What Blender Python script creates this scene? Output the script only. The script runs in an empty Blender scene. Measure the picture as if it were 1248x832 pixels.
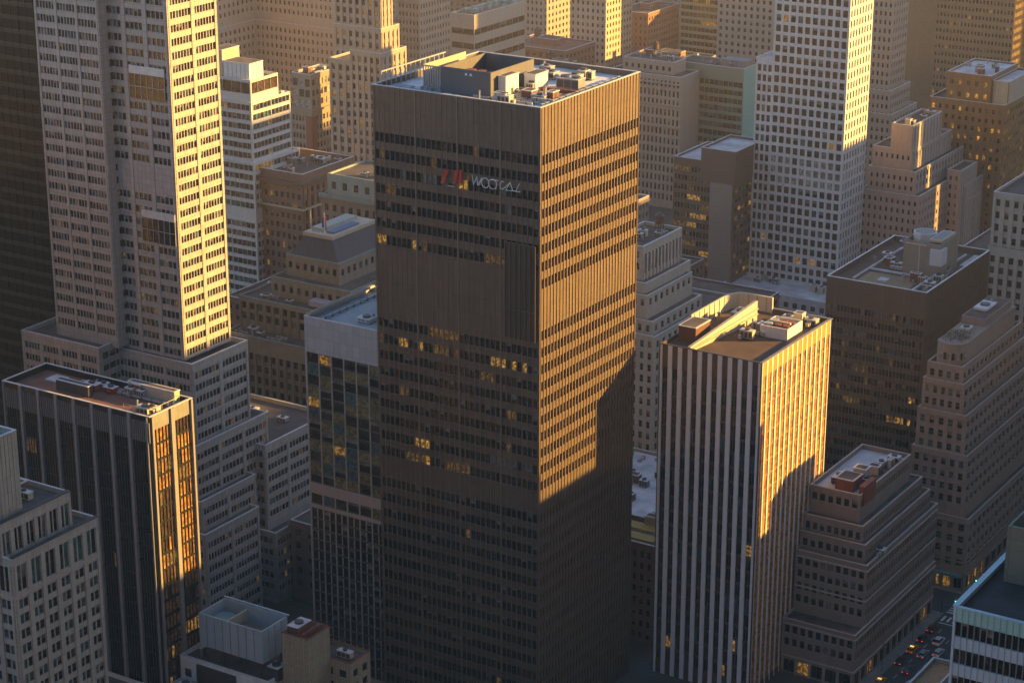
import bpy, math, random
from mathutils import Vector
R = math.radians
C = bpy.context.scene.collection
sc = bpy.context.scene

# ------------------------------------------------------------------ camera, light, exposure
YAW, PITCH, HCAM = R(32.2), R(18.96), 270.0
cam = bpy.data.objects.new("camera", bpy.data.cameras.new("camera")); C.objects.link(cam)
cam.location = (0, 0, HCAM); cam.rotation_euler = (R(90) - PITCH, 0, YAW)
cam.data.sensor_width = 36; cam.data.lens = 36 * 2666 / 1248
cam.data.clip_start = 1; cam.data.clip_end = 12000
sc.camera = cam

SUN_AZ, SUN_EL = R(55.5), R(14.0)            # azimuth clockwise from +Y
w = bpy.data.worlds.new("World"); sc.world = w; w.use_nodes = True
nt = w.node_tree; nt.nodes.clear()
out = nt.nodes.new("ShaderNodeOutputWorld"); bg = nt.nodes.new("ShaderNodeBackground"); sky = nt.nodes.new("ShaderNodeTexSky")
sky.sky_type = 'NISHITA'; sky.sun_disc = False; sky.sun_elevation = SUN_EL; sky.sun_rotation = SUN_AZ
sky.air_density = 1.0; sky.dust_density = 0.5; sky.ozone_density = 2.5
bg.inputs[1].default_value = 0.08
nt.links.new(sky.outputs[0], bg.inputs[0]); nt.links.new(bg.outputs[0], out.inputs[0])
sd = bpy.data.lights.new("sun", 'SUN'); sd.energy = 5.0; sd.angle = R(0.5); sd.color = (1.0, 0.56, 0.12)
so = bpy.data.objects.new("sun", sd); C.objects.link(so)
sv = Vector((math.sin(SUN_AZ) * math.cos(SUN_EL), math.cos(SUN_AZ) * math.cos(SUN_EL), math.sin(SUN_EL)))
so.rotation_euler = sv.to_track_quat('Z', 'Y').to_euler(); so.location = (200, 200, 400)
vs = sc.view_settings; vs.view_transform = 'Standard'; vs.look = 'None'; vs.gamma = 1.0; vs.use_curve_mapping = False
vs.exposure = 1.75
sc.cycles.use_denoising = True
sc.cycles.max_bounces = 6; sc.cycles.volume_bounces = 0; sc.cycles.diffuse_bounces = 3
sc.cycles.glossy_bounces = 3; sc.cycles.caustics_reflective = False; sc.cycles.caustics_refractive = False

# ------------------------------------------------------------------ materials
MATS = {}
def mat(name, col, rough=.8, var=.18, scale=.6, streak=True, metal=0.0, bump=0.0, spec=.5, tint=None, emis=None, estr=0.0, joints=None):
    """procedural material: base colour + blotches + vertical weather streaks (+ panel joints)"""
    if name in MATS: return MATS[name]
    m = bpy.data.materials.new(name); m.use_nodes = True; n = m.node_tree.nodes; l = m.node_tree.links
    b = n['Principled BSDF']; b.inputs['Roughness'].default_value = rough; b.inputs['Metallic'].default_value = metal
    b.inputs['Specular IOR Level'].default_value = spec
    tc = n.new('ShaderNodeTexCoord')
    n1 = n.new('ShaderNodeTexNoise'); n1.inputs['Scale'].default_value = scale; n1.inputs['Detail'].default_value = 4
    l.new(tc.outputs['Object'], n1.inputs['Vector'])
    val = n1.outputs[0]
    if streak:
        mp = n.new('ShaderNodeMapping'); mp.inputs['Scale'].default_value = (1.3, 1.3, .05)
        l.new(tc.outputs['Object'], mp.inputs[0])
        n2 = n.new('ShaderNodeTexNoise'); n2.inputs['Scale'].default_value = 1.0; n2.inputs['Detail'].default_value = 3
        l.new(mp.outputs[0], n2.inputs['Vector'])
        mx = n.new('ShaderNodeMath'); mx.operation = 'ADD'; l.new(n1.outputs[0], mx.inputs[0]); l.new(n2.outputs[0], mx.inputs[1])
        hf = n.new('ShaderNodeMath'); hf.operation = 'MULTIPLY'; hf.inputs[1].default_value = .5; l.new(mx.outputs[0], hf.inputs[0]); val = hf.outputs[0]
    rp = n.new('ShaderNodeMapRange'); rp.inputs[1].default_value = .3; rp.inputs[2].default_value = .7
    rp.inputs[3].default_value = 1 - var; rp.inputs[4].default_value = 1 + var; l.new(val, rp.inputs[0])
    mm = n.new('ShaderNodeVectorMath'); mm.operation = 'SCALE'; mm.inputs[0].default_value = col[:3]; l.new(rp.outputs[0], mm.inputs['Scale'])
    src = mm.outputs[0]
    if joints:   # dark panel joints
        bt = n.new('ShaderNodeTexBrick'); bt.offset = 0; bt.inputs['Scale'].default_value = 1.0
        bt.inputs['Mortar Size'].default_value = joints[2]; bt.inputs['Brick Width'].default_value = joints[0]; bt.inputs['Row Height'].default_value = joints[1]
        bt.inputs['Color1'].default_value = (1, 1, 1, 1); bt.inputs['Color2'].default_value = (.86, .86, .86, 1); bt.inputs['Mortar'].default_value = (.45, .45, .45, 1)
        sx = n.new('ShaderNodeSeparateXYZ'); l.new(tc.outputs['Object'], sx.inputs[0])
        ad = n.new('ShaderNodeMath'); ad.operation = 'ADD'; l.new(sx.outputs[0], ad.inputs[0]); l.new(sx.outputs[1], ad.inputs[1])
        cx = n.new('ShaderNodeCombineXYZ'); l.new(ad.outputs[0], cx.inputs[0]); l.new(sx.outputs[2], cx.inputs[1])
        l.new(cx.outputs[0], bt.inputs['Vector'])
        m2 = n.new('ShaderNodeVectorMath'); m2.operation = 'MULTIPLY'; l.new(src, m2.inputs[0]); l.new(bt.outputs[0], m2.inputs[1]); src = m2.outputs[0]
    l.new(src, b.inputs['Base Color'])
    if bump:
        bp = n.new('ShaderNodeBump'); bp.inputs['Strength'].default_value = bump; bp.inputs['Distance'].default_value = .3
        l.new(n1.outputs[0], bp.inputs['Height']); l.new(bp.outputs[0], b.inputs['Normal'])
    if emis:
        b.inputs['Emission Color'].default_value = (*emis, 1); b.inputs['Emission Strength'].default_value = estr
    MATS[name] = m; return m

def glass(name, col, rough=.12, wob=.15, lit=None, estr=0.0, spec=.6, metal=0.0):
    """window glass; lit panes glow in patches"""
    if name in MATS: return MATS[name]
    m = bpy.data.materials.new(name); m.use_nodes = True; n = m.node_tree.nodes; l = m.node_tree.links
    b = n['Principled BSDF']; b.inputs['Roughness'].default_value = rough; b.inputs['Specular IOR Level'].default_value = spec; b.inputs['Metallic'].default_value = metal
    tc = n.new('ShaderNodeTexCoord'); gm = n.new('ShaderNodeNewGeometry')
    n1 = n.new('ShaderNodeTexNoise'); n1.inputs['Scale'].default_value = .35; n1.inputs['Detail'].default_value = 2
    l.new(gm.outputs['Position'], n1.inputs['Vector'])
    bp = n.new('ShaderNodeBump'); bp.inputs['Strength'].default_value = wob; bp.inputs['Distance'].default_value = .5
    l.new(n1.outputs[0], bp.inputs['Height']); l.new(bp.outputs[0], b.inputs['Normal'])
    n2 = n.new('ShaderNodeTexNoise'); n2.inputs['Scale'].default_value = 1.1; n2.inputs['Detail'].default_value = 3
    l.new(gm.outputs['Position'], n2.inputs['Vector'])
    rp = n.new('ShaderNodeMapRange'); rp.inputs[1].default_value = .35; rp.inputs[2].default_value = .65; rp.inputs[3].default_value = .45; rp.inputs[4].default_value = 1.5
    l.new(n2.outputs[0], rp.inputs[0])
    mm = n.new('ShaderNodeVectorMath'); mm.operation = 'SCALE'; mm.inputs[0].default_value = col[:3]; l.new(rp.outputs[0], mm.inputs['Scale'])
    l.new(mm.outputs[0], b.inputs['Base Color'])
    if lit:
        b.inputs['Emission Color'].default_value = (*lit, 1)
        r2 = n.new('ShaderNodeMapRange'); r2.inputs[1].default_value = .42; r2.inputs[2].default_value = .66; r2.inputs[3].default_value = .05 * estr; r2.inputs[4].default_value = estr
        n3 = n.new('ShaderNodeTexNoise'); n3.inputs['Scale'].default_value = 1.6; n3.inputs['Detail'].default_value = 3; l.new(gm.outputs['Position'], n3.inputs['Vector'])
        l.new(n3.outputs[0], r2.inputs[0]); l.new(r2.outputs[0], b.inputs['Emission Strength'])
    MATS[name] = m; return m

G_DARK = glass('glass_dark', (.012, .013, .016)); G_MID = glass('glass_mid', (.035, .036, .04), .18)
G_BLIND = glass('glass_blind', (.16, .15, .14), .35); G_PALE = glass('glass_pale', (.30, .30, .29), .4)
G_TEAL = glass('glass_teal', (.05, .12, .12), .15); G_LIT = glass('glass_lit', (.05, .04, .02), .2, lit=(1.0, .50, .09), estr=.2)
G_DIM = glass('glass_dim', (.05, .04, .025), .2, lit=(1.0, .52, .14), estr=.05); G_BROWN = glass('glass_brown', (.06, .035, .02), .2)
G_BRONZE_SUNLIT = glass('glass_bronze_sunlit', (.55, .28, .08), .42, wob=.5, metal=.7)  # bronze glass with sunlit gold put into its colour, for sunny sides only
G_OCHRE = glass('glass_ochre', (.10, .06, .025), .2, lit=(1.0, .48, .08), estr=.13); G_BLUE = glass('glass_blue', (.07, .10, .13), .1)  # blue and teal panes stand in for sky reflections on some fronts
G_OLIVE = glass('glass_olive', (.20, .17, .08), .2)  # green-gold reflections put into the glass colour
G_BLACK = glass('glass_black', (.006, .007, .009), .5, spec=.12)
M_ROOF = mat('roof_gravel', (.10, .085, .08), .95, .35, .25, False, bump=.2)
M_ROOFW = mat('roof_white', (.55, .55, .58), .8, .3, .18, False, bump=.1)
M_ROOFB = mat('roof_brown', (.10, .065, .05), .9, .25, .2, False)
M_STEEL = mat('painted_steel', (.22, .22, .23), .55, .2); M_STEELD = mat('dark_steel', (.06, .06, .065), .5, .2)
M_GALV = mat('galvanised', (.42, .42, .42), .45, .2, metal=.3); M_COP = mat('coping_metal', (.62, .62, .62), .5, .12, streak=False)
M_RUST = mat('rust_paint', (.22, .07, .04), .7, .3); M_CREAM = mat('cream_render', (.5, .44, .33), .85, .15)
M_RED = mat('red_paint', (.5, .04, .02), .5, .1); M_WHITE = mat('white_paint', (.75, .75, .75), .6, .08)

# ------------------------------------------------------------------ mesh helpers
class MB:
    def __init__(s): s.v = []; s.f = []; s.m = []; s.mats = []
    def mi(s, m):
        if m not in s.mats: s.mats.append(m)
        return s.mats.index(m)
    def box(s, x0, x1, y0, y1, z0, z1, m):
        i = len(s.v); k = s.mi(m)
        s.v += [(x0, y0, z0), (x1, y0, z0), (x1, y1, z0), (x0, y1, z0), (x0, y0, z1), (x1, y0, z1), (x1, y1, z1), (x0, y1, z1)]
        s.f += [(i, i+3, i+2, i+1), (i+4, i+5, i+6, i+7), (i, i+1, i+5, i+4), (i+1, i+2, i+6, i+5), (i+2, i+3, i+7, i+6), (i+3, i, i+4, i+7)]
        s.m += [k] * 6
    def poly(s, pts, m):
        i = len(s.v); s.v += pts; s.f.append(tuple(range(i, i + len(pts)))); s.m.append(s.mi(m))
    def cyl(s, x, y, z0, z1, r0, m, n=12, r1=None, ax='z'):
        r1 = r0 if r1 is None else r1; i = len(s.v); k = s.mi(m)
        for zz, rr in ((z0, r0), (z1, r1)):
            for j in range(n):
                a = 2 * math.pi * j / n; c, d = rr * math.cos(a), rr * math.sin(a)
                s.v.append((x + c, y + d, zz) if ax == 'z' else ((zz, x + c, y + d) if ax == 'x' else (x + c, zz, y + d)))
        for j in range(n):
            s.f.append((i + j, i + (j + 1) % n, i + n + (j + 1) % n, i + n + j)); s.m.append(k)
        s.f.append(tuple(range(i + n, i + 2 * n))); s.m.append(k)
        s.f.append(tuple(range(i + n - 1, i - 1, -1))); s.m.append(k)
    def prism(s, pts, z0, z1, m):
        i = len(s.v); n = len(pts); k = s.mi(m)
        s.v += [(x, y, z0) for x, y in pts] + [(x, y, z1) for x, y in pts]
        for j in range(n):
            s.f.append((i + j, i + (j + 1) % n, i + n + (j + 1) % n, i + n + j)); s.m.append(k)
        s.f.append(tuple(range(i + n, i + 2 * n))); s.m.append(k); s.f.append(tuple(range(i + n - 1, i - 1, -1))); s.m.append(k)
    def mesh(s, name):
        me = bpy.data.meshes.new(name); me.from_pydata(s.v, [], s.f)
        for m in s.mats: me.materials.append(m)
        me.polygons.foreach_set('material_index', s.m); me.update(); return me
    def obj(s, name, parent=None):
        if not s.f: return None
        o = bpy.data.objects.new(name, s.mesh(name)); C.objects.link(o)
        if parent: o.parent = parent; o.matrix_parent_inverse = parent.matrix_world.inverted() if False else o.matrix_parent_inverse
        return o
def struct(o): o['kind'] = 'structure'; return o
def empty(name, label, cat, group=None):
    e = bpy.data.objects.new(name, None); C.objects.link(e); e['label'] = label; e['category'] = cat
    if group: e['group'] = group
    return e
def tubes(name, paths, r, m, parent, n=6):
    q = MB(); k = q.mi(m)
    for p in paths:
        for a, b_ in zip(p, p[1:]):
            a, b_ = Vector(a), Vector(b_); d = (b_ - a)
            if d.length < 1e-6: continue
            d.normalize(); a -= d * r * .5; b_ += d * r * .5
            u = d.orthogonal().normalized(); v_ = d.cross(u); i = len(q.v)
            for c in (a, b_):
                for t in range(n): ang = 2 * math.pi * t / n; q.v.append(tuple(c + (u * math.cos(ang) + v_ * math.sin(ang)) * r))
            q.f += [(i + t, i + (t + 1) % n, i + n + (t + 1) % n, i + n + t) for t in range(n)] + [tuple(range(i + n - 1, i - 1, -1)), tuple(range(i + n, i + 2 * n))]; q.m += [k] * (n + 2)
    return q.obj(name, parent)

PANE = {}
def pane_mesh(face, wd, ht, m, bm, bf, bar):
    """a window set in the wall: glass, optional blind behind the top of it, meeting rail"""
    key = (face, round(wd, 2), round(ht, 2), m.name, bm.name if bm else '', bf, bar.name if bar else '')
    if key in PANE: return PANE[key]
    b = MB(); pane_into(b, face, 0, 0, 0, wd, ht, m, bm, bf, bar); PANE[key] = b.mesh('window'); return PANE[key]
def fb(b, face, X, Y, u0, u1, z0, z1, w0, w1, m):
    if face == 'F': b.box(X + u0, X + u1, Y - w1, Y - w0, z0, z1, m)
    else: b.box(X + w0, X + w1, Y + u0, Y + u1, z0, z1, m)
def pane_into(b, face, x, y, z, wd, ht, m, bm, bf, bar):
    zs = ht * (1 - bf) if bm else ht
    fb(b, face, x, y, 0, wd, z, z + zs, 0, .05, m)
    if bm: fb(b, face, x, y, 0, wd, z + zs, z + ht, 0, .05, bm)
    if bar:
        fb(b, face, x, y, 0, wd, z + ht * .48, z + ht * .48 + .09, .052, .11, bar)
        fb(b, face, x, y, 0, wd, z, z + .08, .052, .13, bar)

DEF = ((G_DARK, 60), (G_MID, 25), (G_BLIND, 7), (G_TEAL, 3), (G_DIM, 4), (G_LIT, 1))
class Bld:
    def __init__(s, name, label, wall, cat='building', group=None, seed=1, trim=None, glazing=DEF, frame=None, cop=None):
        s.o = empty(name, label, cat, group); s.wall = MB(); s.trim = MB(); s.roofs = []; s.pars = []; s.fins = []; s.core = MB()
        s.bands = []; s.win = []; s.W = wall; s.T = trim or wall; s.rnd = random.Random(seed)
        s.gl = glazing; s.frame = frame; s.cop = cop or M_COP; s.box0 = None
    def pick(s, gl=None):
        gl = gl or s.gl; t = s.rnd.random() * sum(w for _, w in gl)
        for m, w_ in gl:
            t -= w_
            if t <= 0: return m
        return gl[0][0]
    def tier(s, x0, x1, y0, y1, z0, z1, F=None, S=None, par=1.1, roof=M_ROOF, d=.4, W=None, back=True, coping=True):
        """one block of the building; nominal outer sizes; F faces -Y, S faces +X"""
        W = W or s.W
        cx1, cy0 = x1 - d, y0 + d
        s.core.box(x0 + .05, cx1, cy0, y1 - .05, z0, z1 - par - .02, M_CORE)
        s.wall.box(cx1, x1, y0, cy0, z0, z1 - .01, W)                    # corner post
        s.wall.box(x0 - .3, x0 + .05, y0, y1 + .3, z0, z1 - .015, W); s.wall.box(x0 + .05, x1, y1 - .05, y1 + .3, z0, z1 - .02, W)
        for face, st in (('F', F), ('S', S)):
            L = (cx1 - x0 - .05) if face == 'F' else (y1 - .05 - cy0); X = x0 + .05 if face == 'F' else cx1; Y = cy0
            s.facade(face, X, Y, L, z0, z1 - .02, d, st or {'k': 'blank'}, W)
        rf = MB(); s.roofs.append(rf); rf.box(x0 + .06, x1 - d - .01, y0 + d + .01, y1 - .06, z1 - par - .02, z1 - par + .06, roof)
        if coping:
            t = .35; pp = MB(); s.pars.append(pp)
            pp.box(x0 - .35, x1 + .05, y0 - .05, y0 + d + t * .3, z1 - .005, z1 + .14, s.cop)
            pp.box(x1 - d - t * .3, x1 + .053, y0 + d + t * .3 + .002, y1 + .35, z1 - .004, z1 + .143, s.cop)
            pp.box(x0 - .353, x1 - d - t * .3 - .002, y1 - .1, y1 + .353, z1 - .003, z1 + .146, s.cop)
            pp.box(x0 - .356, x0 + .15, y0 + d + t * .3 + .003, y1 - .102, z1 - .002, z1 + .149, s.cop)
    def facade(s, face, X, Y, L, z0, z1, d, st, W):
        k = st['k']; W = st.get('W', W); T = st.get('T', s.T); wl = s.wall
        f = lambda b, u0, u1, a, c, w0, w1, m: fb(b, face, X, Y, u0, u1, a, c, w0, w1, m)
        if k == 'blank':
            f(wl, 0, L, z0, z1, 0, d - .02, W)
            sp = st.get('rib')
            if sp:
                n = max(1, round(L / sp))
                for i in range(1, n): f(s.trim, i * L / n - .08, i * L / n + .08, z0, z1, d - .02, d + .12, T)
            return
        fh = st['fh']; top = z1 - st.get('top', 1.5); bot = z0 + st.get('bot', 0); nf = max(1, int((top - bot) / fh + .01)); zb = top - nf * fh
        f(wl, 0, L, top, z1, 0, d - .04, st.get('TW', W))
        if zb > z0 + .01: f(wl, 0, L, z0, zb, 0, d - .04, W)
        gl = st.get('gl'); wh = st.get('wh', .55) * fh; sk = set(st.get('skip', ()))
        if k == 'punch':
            n = st['n']; cs = L / n; ww = st.get('ww', .55) * cs; sub = st.get('sub', 0)
            pd = d - .01 if not st.get('pier') else d + st['pier']
            for i in range(n + 1):
                a = max(0, i * cs - (cs - ww) / 2); c = min(L, i * cs + (cs - ww) / 2); f(wl, a, c, zb, top, 0, pd, W)
            for j in range(nf):
                za = top - (j + 1) * fh
                f(wl, 0, L, za, za + (fh - wh) * .55, 0, d - .06, st.get('SP', W)); f(wl, 0, L, za + fh - (fh - wh) * .45, za + fh, 0, d - .06, st.get('SP', W))
                if st.get('sill'): 
                    for i in range(n): f(s.trim, i * cs + (cs - ww) / 2 - .1, (i + 1) * cs - (cs - ww) / 2 + .1, za + (fh - wh) * .55 - .18, za + (fh - wh) * .55, d - .06, d + .1, T)
                if j in sk: f(wl, 0, L, za, za + fh, 0, d - .03, st.get('SKW', W)); continue
                glr = ((G_BLIND, 2), (G_PALE, 2), (G_MID, 1)) if j in st.get('pale', ()) else gl
                for i in range(n):
                    u = i * cs + (cs - ww) / 2
                    if sub:
                        for q in range(1, sub): f(wl, u + q * ww / sub - .11, u + q * ww / sub + .11, za + (fh - wh) * .55, za + fh - (fh - wh) * .45, .06, d - .1, W)
                        for q in range(sub): s.addw(face, X, Y, u + q * ww / sub, za + (fh - wh) * .55, ww / sub, wh, glr)
                    else: s.addw(face, X, Y, u, za + (fh - wh) * .55, ww, wh, glr)
        elif k == 'ribbon':
            n = max(1, round(L / st.get('ms', 1.5))); ms = L / n; per = st.get('pier', 0)
            for j in range(nf):
                za = top - (j + 1) * fh
                if j in sk:
                    f(wl, 0, L, za, za + fh, 0, d - .07, st.get('SKW', W)); continue
                f(wl, 0, L, za, za + fh - wh, 0, d - .06, st.get('SP', W))
                b = MB(); i = 0
                while i < n:
                    r = s.rnd.randint(1, st.get('run', 5)); m = s.pick(gl if j not in st.get('litrows', ()) else ((G_DARK, 5), (G_LIT, 1.6), (G_DIM, 2), (G_BLIND, 1)))
                    for q in range(i, min(n, i + r)):
                        mq = m if s.rnd.random() < .75 else s.pick(gl)
                        h1 = za + fh - wh; h2 = za + fh
                        if mq in (G_DARK, G_MID) and s.rnd.random() < .2:
                            hh = h2 - wh * s.rnd.choice((.25, .4, .6)); f(b, q * ms, (q + 1) * ms, hh, h2, 0, .05, G_BLIND if s.rnd.random() < .5 else G_MID); h2 = hh
                        f(b, q * ms, (q + 1) * ms, h1, h2, 0, .05, mq)
                    i += r
                s.bands.append(b)
            md = st.get('md', .18); mw = st.get('mw', .07)
            for i in range(n + 1):
                big = per and i % per == 0
                a, c = max(0, i * ms - (mw * 3.5 if big else mw)), min(L, i * ms + (mw * 3.5 if big else mw))
                f(s.trim, a, c, zb, (z1 if st.get('full', True) else top), .05, d + md + (.06 if big else 0), T)
        elif k == 'strip':      # full-height fins with glass strips between
            n = st['n']; cs = L / n; fw = st['fw']; fd = st.get('fd', .6); tz = z1 if st.get('full', True) else top
            for i in range(n + 1):
                a, c = max(0, i * cs - fw / 2), min(L, i * cs + fw / 2); fm = MB(); s.fins.append(fm); f(fm, a, c, z0, tz, 0, d + fd, T)
            for i in range(n):
                b = MB()
                for j in range(nf):
                    za = top - (j + 1) * fh; m = s.pick(gl)
                    f(wl, i * cs + fw / 2, (i + 1) * cs - fw / 2, za, za + fh - wh, 0, d - .1, st.get('SP', W))
                    sub = st.get('sub', 2); sw = (cs - fw) / sub
                    for q in range(sub):
                        f(b, i * cs + fw / 2 + q * sw, i * cs + fw / 2 + (q + 1) * sw, za + fh - wh, za + fh, 0, .05, m if s.rnd.random() < .8 else s.pick(gl))
                        if q: f(s.wall, i * cs + fw / 2 + q * sw - .05, i * cs + fw / 2 + q * sw + .05, za, za + fh, .05, d - .05, T if st.get('tm') else M_STEELD)
                s.bands.append(b)
    def addw(s, face, X, Y, u, z, wd, ht, gl):
        m = s.pick(gl); bm = None; bf = 0
        if m in (G_DARK, G_MID, G_BROWN) and s.rnd.random() < .45: bm = G_BLIND if s.rnd.random() < .5 else G_MID; bf = s.rnd.choice((.25, .4, .55))
        s.win.append((face, X + (u if face == 'F' else 0), Y + (u if face == 'S' else 0), z, wd, ht, m, bm, bf))
    def done(s, limit=100):
        # clear any window hidden inside a lower neighbour is left as is; nearest (largest in view) become parts
        s.core.obj('wall_core', s.o); s.wall.obj('wall', s.o); s.trim.obj('mullion', s.o); [r_.obj('roof', s.o) for r_ in s.roofs]; [r_.obj('parapet', s.o) for r_ in s.pars]; [r_.obj('fin', s.o) for r_ in s.fins]
        for k, b in enumerate(s.bands[:100]): b.obj('window_band', s.o)
        rest = MB()
        for b in s.bands[100:]:
            i = len(rest.v); rest.v += b.v; rest.f += [tuple(q + i for q in f) for f in b.f]; rest.m += [rest.mi(b.mats[k]) for k in b.m]
        s.win.sort(key=lambda q: -q[4] * q[5] * (.55 if q[0] == 'S' else .85) / ((q[1]) ** 2 + q[2] ** 2 + (HCAM - q[3]) ** 2) * (1 if q[3] > 10 else .5))
        for (face, x, y, z, wd, ht, m, bm, bf) in s.win[:limit]:
            o = bpy.data.objects.new('window', pane_mesh(face, wd, ht, m, bm, bf, s.frame)); C.objects.link(o); o.location = (x, y, z); o.parent = s.o
        for (face, x, y, z, wd, ht, m, bm, bf) in s.win[limit:]: pane_into(rest, face, x, y, z, wd, ht, m, bm, bf, s.frame)
        o = rest.obj('window', s.o)
        if o: o['kind'] = 'stuff'
        return s.o
M_CORE = mat('wall_interior', (.02, .02, .02), .9, .1)

# rooftop equipment, each a part of its building
def ahu(p, x, y, z, lx, ly, h, m=None):
    m = m or M_GALV; b = MB(); b.box(x, x + lx, y, y + ly, z + .3, z + h, m); b.box(x - .1, x + lx + .1, y - .1, y + ly + .1, z + h, z + h + .12, M_COP)
    for i in range(3): b.box(x + .2 + i * lx / 3, x + lx / 3 - .1 + i * lx / 3, y - .06, y, z + .6, z + h - .3, M_STEELD)
    for i in (0, 1): b.box(x + .2 + i * (lx - .7), x + .5 + i * (lx - .7), y + .1, y + ly - .1, z, z + .3, M_STEELD)
    o = b.obj('air_handler', p); f = MB()
    n = max(1, int(lx // 2.2))
    for i in range(n): f.cyl(x + (i + .5) * lx / n, y + ly / 2, z + h + .12, z + h + .55, min(lx / n, ly) * .36, M_STEELD, 14)
    f.obj('fan', o)
def duct(p, x0, x1, y, z, r=.45, ax='x', m=None):
    b = MB()
    if ax == 'x': b.box(x0, x1, y - r, y + r, z + .35, z + .35 + 2 * r, m or M_GALV)
    else: b.box(y - r, y + r, x0, x1, z + .35, z + .35 + 2 * r, m or M_GALV)
    n = max(2, int(abs(x1 - x0) / 3))
    for i in range(n):
        t = x0 + (i + .5) * (x1 - x0) / n
        if ax == 'x': b.box(t - .1, t + .1, y - r - .08, y + r + .08, z, z + .42 + 2 * r, M_STEELD)
        else: b.box(y - r - .08, y + r + .08, t - .1, t + .1, z, z + .42 + 2 * r, M_STEELD)
    b.obj('duct', p)
def vent(p, x, y, z, h=1.6, r=.35):
    b = MB(); b.cyl(x, y, z, z + h, r, M_GALV, 10); b.cyl(x, y, z + h, z + h + .35, r * 1.7, M_STEEL, 10, r * .4); b.obj('vent_pipe', p)
def bulkhead(p, x0, x1, y0, y1, z, h, m, door=True, name='bulkhead', open_top=False, ribs=0):
    b = MB()
    if open_top:
        t = .35; b.box(x0, x1, y0, y0 + t, z, z + h, m); b.box(x0, x1, y1 - t, y1, z, z + h - .01, m)
        b.box(x0, x0 + t, y0 + t, y1 - t, z, z + h - .02, m); b.box(x1 - t, x1, y0 + t, y1 - t, z, z + h - .03, m)
        b.box(x0 + t, x1 - t, y0 + t, y1 - t, z, z + h * .35, M_STEELD)
    else:
        b.box(x0, x1, y0, y1, z, z + h, m); b.box(x0 - .15, x1 + .15, y0 - .15, y1 + .15, z + h, z + h + .2, M_COP)
        b.box(x0 + .3, x1 - .3, y0 + .3, y1 - .3, z + h + .2, z + h + .24, M_ROOF)
    if ribs:
        n = int((x1 - x0) / ribs); 
        for i in range(1, n): b.box(x0 + i * (x1 - x0) / n - .06, x0 + i * (x1 - x0) / n + .06, y0 - .1, y0, z, z + h - .05, M_STEEL)
        n = int((y1 - y0) / ribs)
        for i in range(1, n): b.box(x1, x1 + .1, y0 + i * (y1 - y0) / n - .06, y0 + i * (y1 - y0) / n + .06, z, z + h - .05, M_STEEL)
    o = b.obj(name, p)
    if door:
        d = MB(); d.box(x1, x1 + .06, (y0 + y1) / 2 - .5, (y0 + y1) / 2 + .5, z, z + 2.1, M_STEELD); d.obj('door', o)
    return o
def tank(p, x, y, z, r=1.7, h=3.4):
    b = MB(); w_ = mat('tank_wood', (.12, .075, .045), .9, .3)
    b.cyl(x, y, z + 2.2, z + 2.2 + h, r, w_, 18); b.obj('tank_barrel', p); c = MB(); c.cyl(x, y, z + 2.2 + h, z + 3.6 + h, r * 1.05, M_STEELD, 18, .05); c.obj('tank_lid', p)
    for sx in (-1, 1):
        for sy in (-1, 1): l = MB(); l.box(x + sx * r * .6 - .1, x + sx * r * .6 + .1, y + sy * r * .6 - .1, y + sy * r * .6 + .1, z, z + 2.2, M_STEELD); l.obj('leg', p)
def railing(p, pts, z, h=1.1):
    paths = []
    for (a, b_) in zip(pts, pts[1:]):
        paths.append([(a[0], a[1], z + h), (b_[0], b_[1], z + h)]); paths.append([(a[0], a[1], z + h * .5), (b_[0], b_[1], z + h * .5)])
        L = math.dist(a, b_); n = max(1, int(L / 2))
        for i in range(n + 1): t = i / n; q = (a[0] + t * (b_[0] - a[0]), a[1] + t * (b_[1] - a[1])); paths.append([(q[0], q[1], z), (q[0], q[1], z + h)])
    tubes('railing', paths, .05, M_GALV, p)
def clutter(p, x0, x1, y0, y1, z, n, seed):
    r = random.Random(seed)
    for i in range(n):
        x = r.uniform(x0, x1); y = r.uniform(y0, y1); t = r.random()
        if t < .4: ahu(p, min(x, x1 - 2.5), min(y, y1 - 2), z, r.uniform(1.8, 4), r.uniform(1.5, 2.6), r.uniform(1.2, 2.4), r.choice((M_GALV, M_STEEL, M_CREAM)))
        elif t < .6: L = r.uniform(2.5, 6); ax = r.choice('xy'); duct(p, (x if ax == 'x' else y) - L / 2, (x if ax == 'x' else y) + L / 2, y if ax == 'x' else x, z, r.uniform(.25, .5), ax)
        elif t < .85: vent(p, x, y, z, r.uniform(.9, 2.2), r.uniform(.2, .45))
        else: bulkhead(p, x, min(x + r.uniform(2, 3.5), x1), y, min(y + r.uniform(2, 3), y1), z, r.uniform(2, 3), r.choice((M_STEEL, M_CREAM, M_RUST)))

# ================================================================== the buildings
BASES = {}
def fin(b, limit=100, base=None):
    o = b.done(limit) if isinstance(b, Bld) else b
    BASES[o.name] = base; return o
BRZ = mat('bronze_panel', (.185, .135, .10), .48, .16, .5, metal=.45, joints=(1.48, 4.18, .03)); BRZF = mat('bronze_fin', (.27, .20, .15), .5, .1, .5, metal=.35)
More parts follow.
